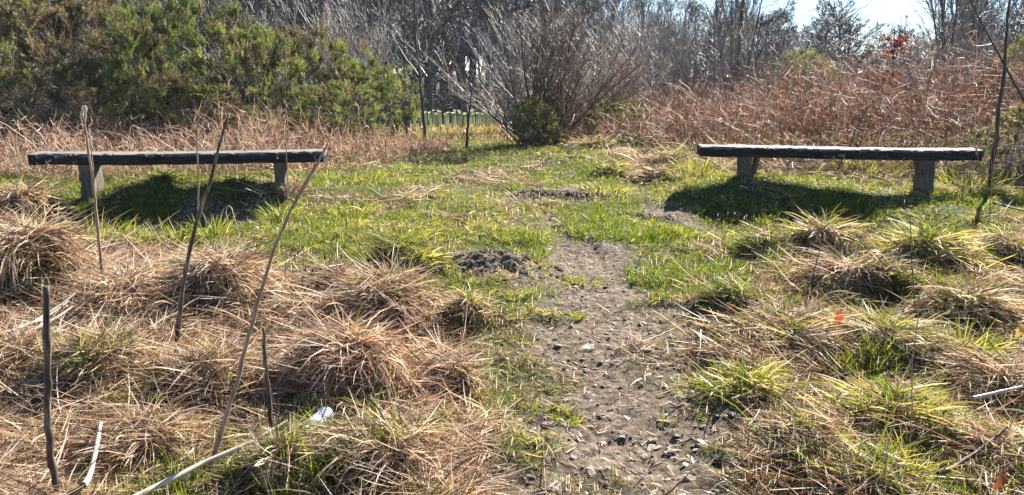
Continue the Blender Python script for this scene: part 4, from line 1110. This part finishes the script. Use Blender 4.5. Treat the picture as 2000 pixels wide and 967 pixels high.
# red-leaved sapling
def red_sapling():
    y = 14.0
    root = young_tree([(1746, 190, 0), (1745, 120, 0), (1748, 42, 0)], y, .020, '', 'red_leaved_sapling', 26, (.16, .34), DK, bt=(.15, .9))
    base = np.array(root.location)
    T = young_tree.tips; T = T[(T[:, 2] < 1.75) & (T[:, 2] > .6)]
    P = T[rng.integers(0, len(T), 520)] + rng.normal(0, .035, (520, 3)) * np.array([2, 2, 1]); n = len(P)
    a0 = rng.uniform(.6, 2.6, n)
    v_, f_, c_ = blades(P, rng.uniform(0, 6.28, n), rng.uniform(.05, .10, n), a0, a0 + rng.normal(0, .6, n), rng.uniform(.025, .045, n), pick([(0.20, .055, .045), (.15, .04, .038), (.26, .09, .065), (.10, .045, .042)], n), S=2)
    mk('leaves', v_, f_, M_leaf, c_, root)
    # seed-head top
    return tag(root, 'dark-stemmed sapling holding dead red leaves behind the right-hand bench', 'sapling')
red_sapling()

# ------------------------------------------------------------------ tree guards on the far slope
M_guard = leaf_mat('guard_plastic', 0.6, 0.4, 0.4, 0.12, (1.0, 1.05, .82))
M_stake = noise_mat('stake_wood', [(0.15, 0.11, 0.07), (0.3, 0.24, 0.17)], 20)
def guard_proto():
    k = 12; a = np.arange(k) * 2 * PI / k
    prof = [(-.1, .05), (.0, .05), (.45, .0505), (.9, .052), (.905, .060), (.925, .060), (.925, .046), (.0, .045)]
    V_ = np.array([(r * math.cos(t), r * math.sin(t), z) for z, r in prof for t in a])
    F_ = np.array([(i * k + j, i * k + (j + 1) % k, (i + 1) * k + (j + 1) % k, (i + 1) * k + j) for i in range(len(prof) - 1) for j in range(k)])
    root = empty('tree_guard')
    mk('tube', V_, F_, M_guard, np.tile((0.72, 0.73, 0.60), (len(V_), 1)), root)
    sq = np.array([(-.013, -.013), (.013, -.013), (.013, .013), (-.013, .013)])
    V_ = np.array([(q[0] + .07, q[1] + .02, z) for z in (-.2, .78) for q in sq]); F_ = np.array([(0, 1, 5, 4), (1, 2, 6, 5), (2, 3, 7, 6), (3, 0, 4, 7), (4, 5, 6, 7)])
    mk('stake', V_, F_, M_stake, None, root, smooth=False)
    return root
gp = guard_proto()
gl = []
for row, (v0, nn) in enumerate([(247, 16), (243, 14), (239, 12)]):
    us = np.linspace(758 + row * 6, 955, nn) + rng.uniform(-5, 5, nn)
    for u in us: gl.append((u, 33 + row * 2.4 + rng.uniform(-.8, .8)))
for k, (u, yy) in enumerate(gl):
    o = gp if k == 0 else copy_tree(gp)
    x = at_depth(u, 240, yy)[0]
    sc = rng.uniform(.70, .92)
    o.location = (x, yy, float(HT(x, yy))); o.scale = (1.15, 1.15, sc); o.rotation_euler = (rng.normal(0, .035), rng.normal(0, .05), rng.uniform(0, 6.28))
    tag(o, 'pale green plastic tree guard on a stake in the far plantation', 'tree guard', 'tree guards planted on the far slope')

# ------------------------------------------------------------------ dead stalks in the foreground
STK = noise_mat('dead_stalk', [(0.018, 0.011, 0.008), (0.075, 0.05, 0.036), (0.34, 0.25, 0.185)], 9, .7, .3, .35, (6, 6, .9), bump_dist=.003)
STP = noise_mat('brown_stalk', [(0.14, 0.09, 0.06), (0.27, 0.18, 0.125), (0.42, 0.31, 0.22)], 9, .65, .3, .3, (6, 6, .9), bump_dist=.003)
PALE = noise_mat('pale_reed', [(0.36, 0.28, 0.20), (0.54, 0.45, 0.35), (0.68, 0.60, 0.49)], 8, .5, .4, .2, (1, 1, 1), bump_dist=.002)
def stem_curve(pts, y, r0, r1, nodes=5, k=8, jit=.0011):
    P = np.array([at_depth(p[0], p[1], y + (p[2] if len(p) > 2 else 0)) for p in pts])
    n = 26; d = np.concatenate([[0], np.cumsum(np.linalg.norm(np.diff(P, axis=0), axis=1))]); tt = np.linspace(0, d[-1], n)
    # smooth interpolation
    Q = np.stack([np.interp(tt, d, P[:, a]) for a in range(3)], 1)
    for _ in range(2): Q[1:-1] = (Q[:-2] + 2 * Q[1:-1] + Q[2:]) / 4
    Q[1:-1] += rng.normal(0, jit, (n - 2, 3))
    R = np.linspace(r0, r1, n) * 0.87
    for q in rng.uniform(.1, .95, nodes): R = R * (1 + .28 * np.exp(-((np.linspace(0, 1, n) - q) / .018) ** 2))
    return Q, R
def cap(V_, F_, n, k):
    c = V_[-k:].mean(0); i = len(V_)
    V_ = np.vstack([V_, c]); F_ = np.vstack([F_, [(i - k + j, i - k + (j + 1) % k, i, i) for j in range(k)]])
    return V_, F_
def stalk(name, pts, y, r0, r1, mat, label, cat='stalk', group='dead stalks in the foreground', extra=(), foot=True, nodes=5, jit=.0011):
    Q, R = stem_curve(pts, y, r0, r1, nodes, jit=jit)
    o0 = Q[0].copy()
    if foot: o0[2] = float(HT(o0[0], o0[1])) - .03; Q[0] = o0
    root = empty(name, tuple(o0))
    def add(nm, Q, R, m):
        V_, F_ = tubes(Q[None] - o0, R[None], 8)
        c = V_[-8:].mean(0); i = len(V_)
        V_ = np.vstack([V_, c])
        faces = F_.tolist() + [(i - 8 + j, i - 8 + (j + 1) % 8, i) for j in range(8)]
        me = bpy.data.meshes.new(nm); me.from_pydata(V_.tolist(), [], faces); me.materials.append(m)
        me.polygons.foreach_set('use_smooth', np.ones(len(me.polygons), bool))
        o = bpy.data.objects.new(nm, me); COL.objects.link(o); o.parent = root
    add('stem', Q, R, mat)
    for nm, p2, ra, rb, m2 in extra:
        q2, r2 = stem_curve(p2, y, ra, rb, 2); add(nm, q2, r2, m2)
    return tag(root, label, cat, group)
def foot_y(u, v): return G(u, v)[1]
stalk('dead_stalk', [(206, 600), (200, 545), (192, 450), (182, 360), (172, 290), (163, 235), (160, 215)], foot_y(206, 600), .011, .005, STP, 'forked pale-brown dead stalk rising in front of the bench post',
      extra=[('side_stem', [(186, 395), (181, 310), (176, 290), (177, 250)], .004, .002, STP), ('flower_head', [(160, 232), (163, 210), (166, 205), (168, 214), (166, 240)], .006, .004, PALE), ('flower_head', [(162, 250), (157, 225), (161, 208)], .004, .003, PALE)])
stalk('dead_stalk', [(345, 715), (347, 640), (360, 540), (385, 425), (400, 390), (420, 320), (437, 250), (447, 222)], foot_y(345, 715), .0115, .0055, STK, 'thick black dead stalk leaning right in front of the bench',
      extra=[('side_stem', [(388, 412), (387, 350), (385, 260), (387, 230), (402, 195)], .0045, .002, STP)])
stalk('dead_stalk', [(408, 925), (430, 850), (470, 720), (500, 600), (535, 490), (560, 425), (575, 395), (605, 345), (628, 305), (641, 280)], foot_y(408, 925), .0088, .0035, STP, 'long slanting brown dead stalk with bristly dark tip beyond the bench end',
      extra=[('side_stem', [(575, 395), (560, 385), (558, 360)], .003, .0015, STK), ('side_stem', [(612, 330), (616, 312), (613, 305)], .002, .001, STK)])
stalk('dead_stalk', [(116, 1010), (112, 955), (98, 890), (92, 800), (94, 700), (90, 620), (90, 560)], foot_y(116, 1010), .0105, .0090, STK, 'snapped upright dead stalk with a jointed split bark')
stalk('dead_stalk', [(531, 858), (526, 780), (518, 710), (514, 640)], foot_y(531, 858), .0095, .006, STK, 'short stubby dark stalk left of the drinks can')
stalk('dry_grass', [(575, 560), (566, 480), (563, 400), (559, 300), (558, 200), (558, 95)], foot_y(575, 560), .0032, .0018, STP, 'very tall thin grass stem with a narrow seed head above the bench end',
      extra=[('seed_head', [(558, 150), (558, 120), (557, 88)], .006, .003, STP)])
stalk('dry_grass', [(482, 540), (475, 500), (465, 450), (455, 415), (450, 398), (443, 398), (440, 412), (446, 432)], foot_y(482, 560), .0032, .0022, PALE, 'short pale stem bent over like a hook before the bench shadow')
for k_, (u, v, lb) in enumerate([(555, 560, 'weed stem with button seed heads among straw below the bench end'), (588, 575, 'brown weed stem with seed heads beside the slanting stalk'), (640, 560, 'weed stem with dark seed heads on the lawn edge')]):
    ex = []
    for q in range(3):
        du, dv = rng.uniform(-35, 45), rng.uniform(-95, -40)
        ex.append(('side_stem', [(u + 2, v - 30), (u + du * .6, v + dv * .7), (u + du, v + dv)], .0022, .0014, STP))
        ex.append(('seed_head', [(u + du, v + dv + 2), (u + du, v + dv - 1), (u + du + 1, v + dv - 4)], .0055, .0035, STK))
    stalk('weed_stem', [(u, v + 25), (u + 3, v - 30), (u + 6, v - 110)], foot_y(u, v + 25), .003, .002, STP, lb, extra=ex, group='dead weed stems')
# right side
stalk('twig', [(1583, 590), (1588, 540), (1600, 490), (1612, 440)], foot_y(1583, 590), .0045, .0025, STK, 'thin black twig standing in the straw before the bench shadow', 'twig', 'thin twigs in the tussocks')
stalk('twig', [(1665, 570), (1690, 540), (1715, 512), (1732, 485)], foot_y(1665, 570), .0045, .003, STK, 'dark twig slanting up out of bleached straw', 'twig', 'thin twigs in the tussocks',
      extra=[('side_stem', [(1700, 528), (1698, 512)], .002, .001, STK), ('side_stem', [(1716, 512), (1726, 510)], .002, .001, STK)])
stalk('twig', [(1792, 640), (1784, 560), (1780, 500), (1778, 420)], foot_y(1792, 640), .0035, .002, STK, 'upright dark twig through the bright green tussock', 'twig', 'thin twigs in the tussocks')
stalk('twig', [(1775, 900), (1780, 800), (1782, 700), (1794, 620), (1796, 570)], foot_y(1775, 900), .0022, .0015, STP, 'long thin reddish twig standing over the drooping tussock', 'twig', 'thin twigs in the tussocks')
stalk('dead_weed', [(1932, 430), (1935, 380), (1938, 330), (1930, 262)], foot_y(1932, 430), .004, .002, STP, 'pale branched dead weed at the end of the right-hand bench', 'weed', 'dead weed stems',
      extra=[('side_stem', [(1934, 372), (1918, 345), (1908, 300)], .003, .0016, STP), ('side_stem', [(1937, 370), (1965, 325), (1998, 258)], .003, .0016, STP), ('side_stem', [(1937, 360), (1942, 310), (1945, 250)], .003, .0016, STP),
             ('seed_head', [(1908, 302), (1907, 294), (1907, 290)], .01, .006, STP), ('seed_head', [(1998, 260), (1998, 252), (1998, 246)], .012, .007, STP), ('seed_head', [(1930, 264), (1929, 256), (1929, 250)], .012, .007, STP)])

# lying stems: laid from ground point to ground point, resting on the straw
def lying(name, pts, r0, r1, mat, label, lift=.03, cat='stem', group='fallen stems lying in the straw', droop=0):
    X_, Y_ = zip(*[G(u, v, .06) for u, v in pts])
    n = 24; t = np.linspace(0, 1, len(pts)); tt = np.linspace(0, 1, n)
    x_, y_ = np.interp(tt, t, X_), np.interp(tt, t, Y_)
    z_ = HT(x_, y_) + lift
    zl = np.polyval(np.polyfit(tt, z_, 2), tt); z_ = np.maximum(zl, z_ - lift * .6)
    Q = np.stack([x_, y_, z_], 1); o0 = Q[0].copy(); R = np.linspace(r0, r1, n)
    for q in (.22, .5, .8): R = R * (1 + .2 * np.exp(-((tt - q) / .02) ** 2))
    V_, F_ = tubes(Q[None] - o0, R[None], 7)
    o = mk(name, V_, F_, mat); o.location = tuple(o0)
    return tag(o, label, cat, group)
lying('fallen_reed', [(250, 985), (400, 918), (500, 886), (565, 860)], .0088, .006, PALE, 'long thick bleached reed lying across the straw', .085, 'reed')
lying('fallen_reed', [(168, 985), (180, 930), (200, 850)], .009, .006, PALE, 'short white broken reed right of the snapped stalk', .08, 'reed')
lying('fallen_reed', [(-10, 700), (70, 665), (150, 635)], .008, .005, PALE, 'bleached reed lying behind the snapped stalk, lowest of three', .09, 'reed')
lying('fallen_reed', [(0, 680), (80, 655), (140, 632)], .005, .004, PALE, 'bleached reed lying behind the snapped stalk, middle of three', .10, 'reed')
lying('fallen_reed', [(40, 672), (90, 650), (155, 628)], .006, .004, PALE, 'bleached reed lying behind the snapped stalk, uppermost of three', .11, 'reed')
lying('fallen_reed', [(570, 850), (620, 815), (665, 790)], .004, .003, PALE, 'thin pale reed lying across the front of the drinks can', .06, 'reed')
lying('fallen_stick', [(1690, 875), (1730, 900), (1770, 915)], .007, .005, PALE, 'pale stick lying under the drooping green tussock', .04, 'stick')
lying('fallen_stick', [(1830, 930), (1880, 905), (1960, 870)], .007, .005, STK, 'dark stick lying in brown straw', .05, 'stick')
lying('fallen_stick', [(1900, 780), (1950, 772), (1995, 768)], .006, .005, PALE, 'white stick lying on combed straw', .07, 'stick')
lying('fallen_stick', [(1940, 395), (1990, 405), (2040, 415)], .01, .008, STK, 'dark stick lying in the grass by the dead weed', .04, 'stick')
lying('dry_grass', [(1060, 820), (1065, 900), (1072, 985)], .0018, .0012, STP, 'long pale grass stem lying along the path', .008, 'stem')

# ------------------------------------------------------------------ litter: cans
def can_mesh(seed):
    """lathe of a drinks can, axis x, unit: metres"""
    k = 28
    prof = [(0, 0.0), (0.0, .020), (-.004, .0235), (.0, .026), (.008, .0315), (.014, .033)] + [(.014 + q * .085 / 12, .033) for q in range(1, 13)] + [(.107, .0305), (.113, .0265), (.1155, .0268), (.116, .0255), (.112, .0245), (.111, .0)]
    V_ = []; 
    for xx, r in prof:
        for j in range(k):
            t = 2 * PI * j / k; V_.append((xx, max(r, .0004) * math.cos(t), max(r, .0004) * math.sin(t)))
    V_ = np.array(V_)
    F_ = np.array([(i * k + j, i * k + (j + 1) % k, (i + 1) * k + (j + 1) % k, (i + 1) * k + j) for i in range(len(prof) - 1) for j in range(k)])
    return V_, F_, prof
def can(u, v, rot, cols, label, crush, size=1.0, lift=.03):
    V_, F_, prof = can_mesh(1)
    ang = np.arctan2(V_[:, 2], V_[:, 1]); xx = V_[:, 0]
    dent = crush * (np.exp(-((xx - .06) / .022) ** 2) * (0.5 + 0.5 * np.cos(ang - 1.1)) + .6 * np.exp(-((xx - .085) / .012) ** 2) * (0.5 + .5 * np.cos(ang + 2)))
    V2 = V_.copy(); V2[:, 1:] *= (1 - dent)[:, None]; V2[:, 0] -= dent * .012
    V2[:, 2] += crush * .02 * np.sin(xx * 30)
    root = empty('drinks_can'); x, y = G(u, v, .08)
    root.location = (x, y, float(HT(x, y)) + lift); root.rotation_euler = rot; root.scale = (size,) * 3
    ring = np.repeat(np.arange(len(prof)), 28)
    metal = np.array((.62, .62, .64))
    c = np.where(((ring < 4) | (ring > 18))[:, None], metal, np.array(cols[0]))
    mk_b = (ring >= 4) & (ring <= 18) & (np.sin(xx * 70 + np.cos(ang) * 1.6) > .25)
    c[mk_b] = cols[1]
    body = F_[:27 * 28]
    split = 4 * 28
    o = mk('body', V2[split:], F_[split:] - split, M_can, c[split:], root)
    nb_ = 5 * 28
    mk('base', V2[:nb_], F_[:split], M_can, np.tile(np.array(cols[2]), (nb_, 1)), root)
    return tag(root, label, 'drinks can', 'litter')
M_can, nt_, b_ = new_mat('painted_aluminium')
a_ = nt_.nodes.new('ShaderNodeAttribute'); a_.attribute_name = 'col'; nt_.links.new(a_.outputs['Color'], b_.inputs['Base Color'])
b_.inputs['Metallic'].default_value = .35; b_.inputs['Roughness'].default_value = .35
can(600, 812, (0.9, -.18, math.radians(62)), [(.74, .73, .70), (.36, .52, .62), (.50, .55, .60)], 'crushed white and blue drinks can lying in the straw', .14, .9, .04)
can(24, 662, (0.2, -.1, math.radians(128)), [(.03, .028, .035), (.05, .03, .06), (.6, .62, .66)], 'black drinks can with its silver end showing, half buried in straw', .2, .95, .05)

# ------------------------------------------------------------------ fallen leaves
def oak_leaf():
    n = 9; tt = np.linspace(0, 1, n)
    w = np.array([.03, .16, .12, .28, .20, .34, .24, .26, .03])
    V_ = np.concatenate([np.stack([tt, w * .9, .12 * np.sin(tt * 3) + w * .35], 1), np.stack([tt, tt * 0, .12 * np.sin(tt * 3)], 1), np.stack([tt, -w * .9, .12 * np.sin(tt * 3) + w * .25], 1)])
    F_ = np.array([(r * n + i, r * n + i + 1, (r + 1) * n + i + 1, (r + 1) * n + i) for r in range(2) for i in range(n - 1)])
    return V_, F_
lv, lf = oak_leaf()
def leaf(u, v, s_, col, label, rot=None, lift=.12):
    x, y = G(u, v, .1)
    o = mk('fallen_leaf', lv * s_, lf, M_leaf, np.tile(np.array(col), (len(lv), 1)))
    o.location = (x, y, float(HT(x, y)) + lift); o.rotation_euler = rot or (rng.uniform(-.4, .4), rng.uniform(-.4, .4), rng.uniform(0, 6.28))
    return tag(o, label, 'leaf', 'fallen leaves')
leaf(1628, 640, .075, (.42, .13, .05), 'orange-brown oak leaf standing up beside the yellowish mop of grass', (1.2, -1.2, 0.3), .06)
leaf(1690, 490, .09, (.45, .22, .14), 'pale brown curled leaf on the bleached straw tussock', None, .1)
leaf(1893, 468, .06, (.45, .18, .06), 'small orange leaf near the end of the bench shadow', None, .05)
leaf(1630, 775, .07, (.30, .17, .10), 'brown leaf in the straw below the green-crowned tussock', None, .05)
leaf(1980, 672, .08, (.55, .38, .06), 'yellow leaf caught in combed ginger straw', (1.0, -.6, .8), .14)
leaf(825, 668, .07, (.30, .24, .2), 'greyish curled leaf at the edge of the arched tussock', None, .05)
leaf(1940, 955, .06, (.30, .11, .045), 'russet leaf on brown straw beside the dark stick', (.9, -.5, .6), .08)
leaf(925, 880, .06, (.5, .44, .36), 'pale leaf lying at the left edge of the path', None, .01)
leaf(580, 368, .09, (.34, .16, .09), 'rusty leaf by the right post of the lichen-ended bench', None, .04)


# ------------------------------------------------------------------ thin air between here and the wood
def haze(dens):
    x0, x1, y0, y1, z0, z1 = -260, 260, -40, 420, -16, 30
    V_ = np.array([(x, y, z) for z in (z0, z1) for y in (y0, y1) for x in (x0, x1)])
    F_ = np.array([(0, 2, 3, 1), (4, 5, 7, 6), (0, 1, 5, 4), (2, 6, 7, 3), (0, 4, 6, 2), (1, 3, 7, 5)])
    m = bpy.data.materials.new('haze_air'); m.use_nodes = True; nt = m.node_tree; nt.nodes.clear()
    out = nt.nodes.new('ShaderNodeOutputMaterial'); pv = nt.nodes.new('ShaderNodeVolumePrincipled')
    pv.inputs['Color'].default_value = (.72, .84, 1, 1); pv.inputs['Density'].default_value = dens; pv.inputs['Anisotropy'].default_value = 0.0
    nt.links.new(pv.outputs[0], out.inputs['Volume'])
    tag(mk('haze', V_, F_, m, smooth=False), kind='stuff')
haze(0.0004)
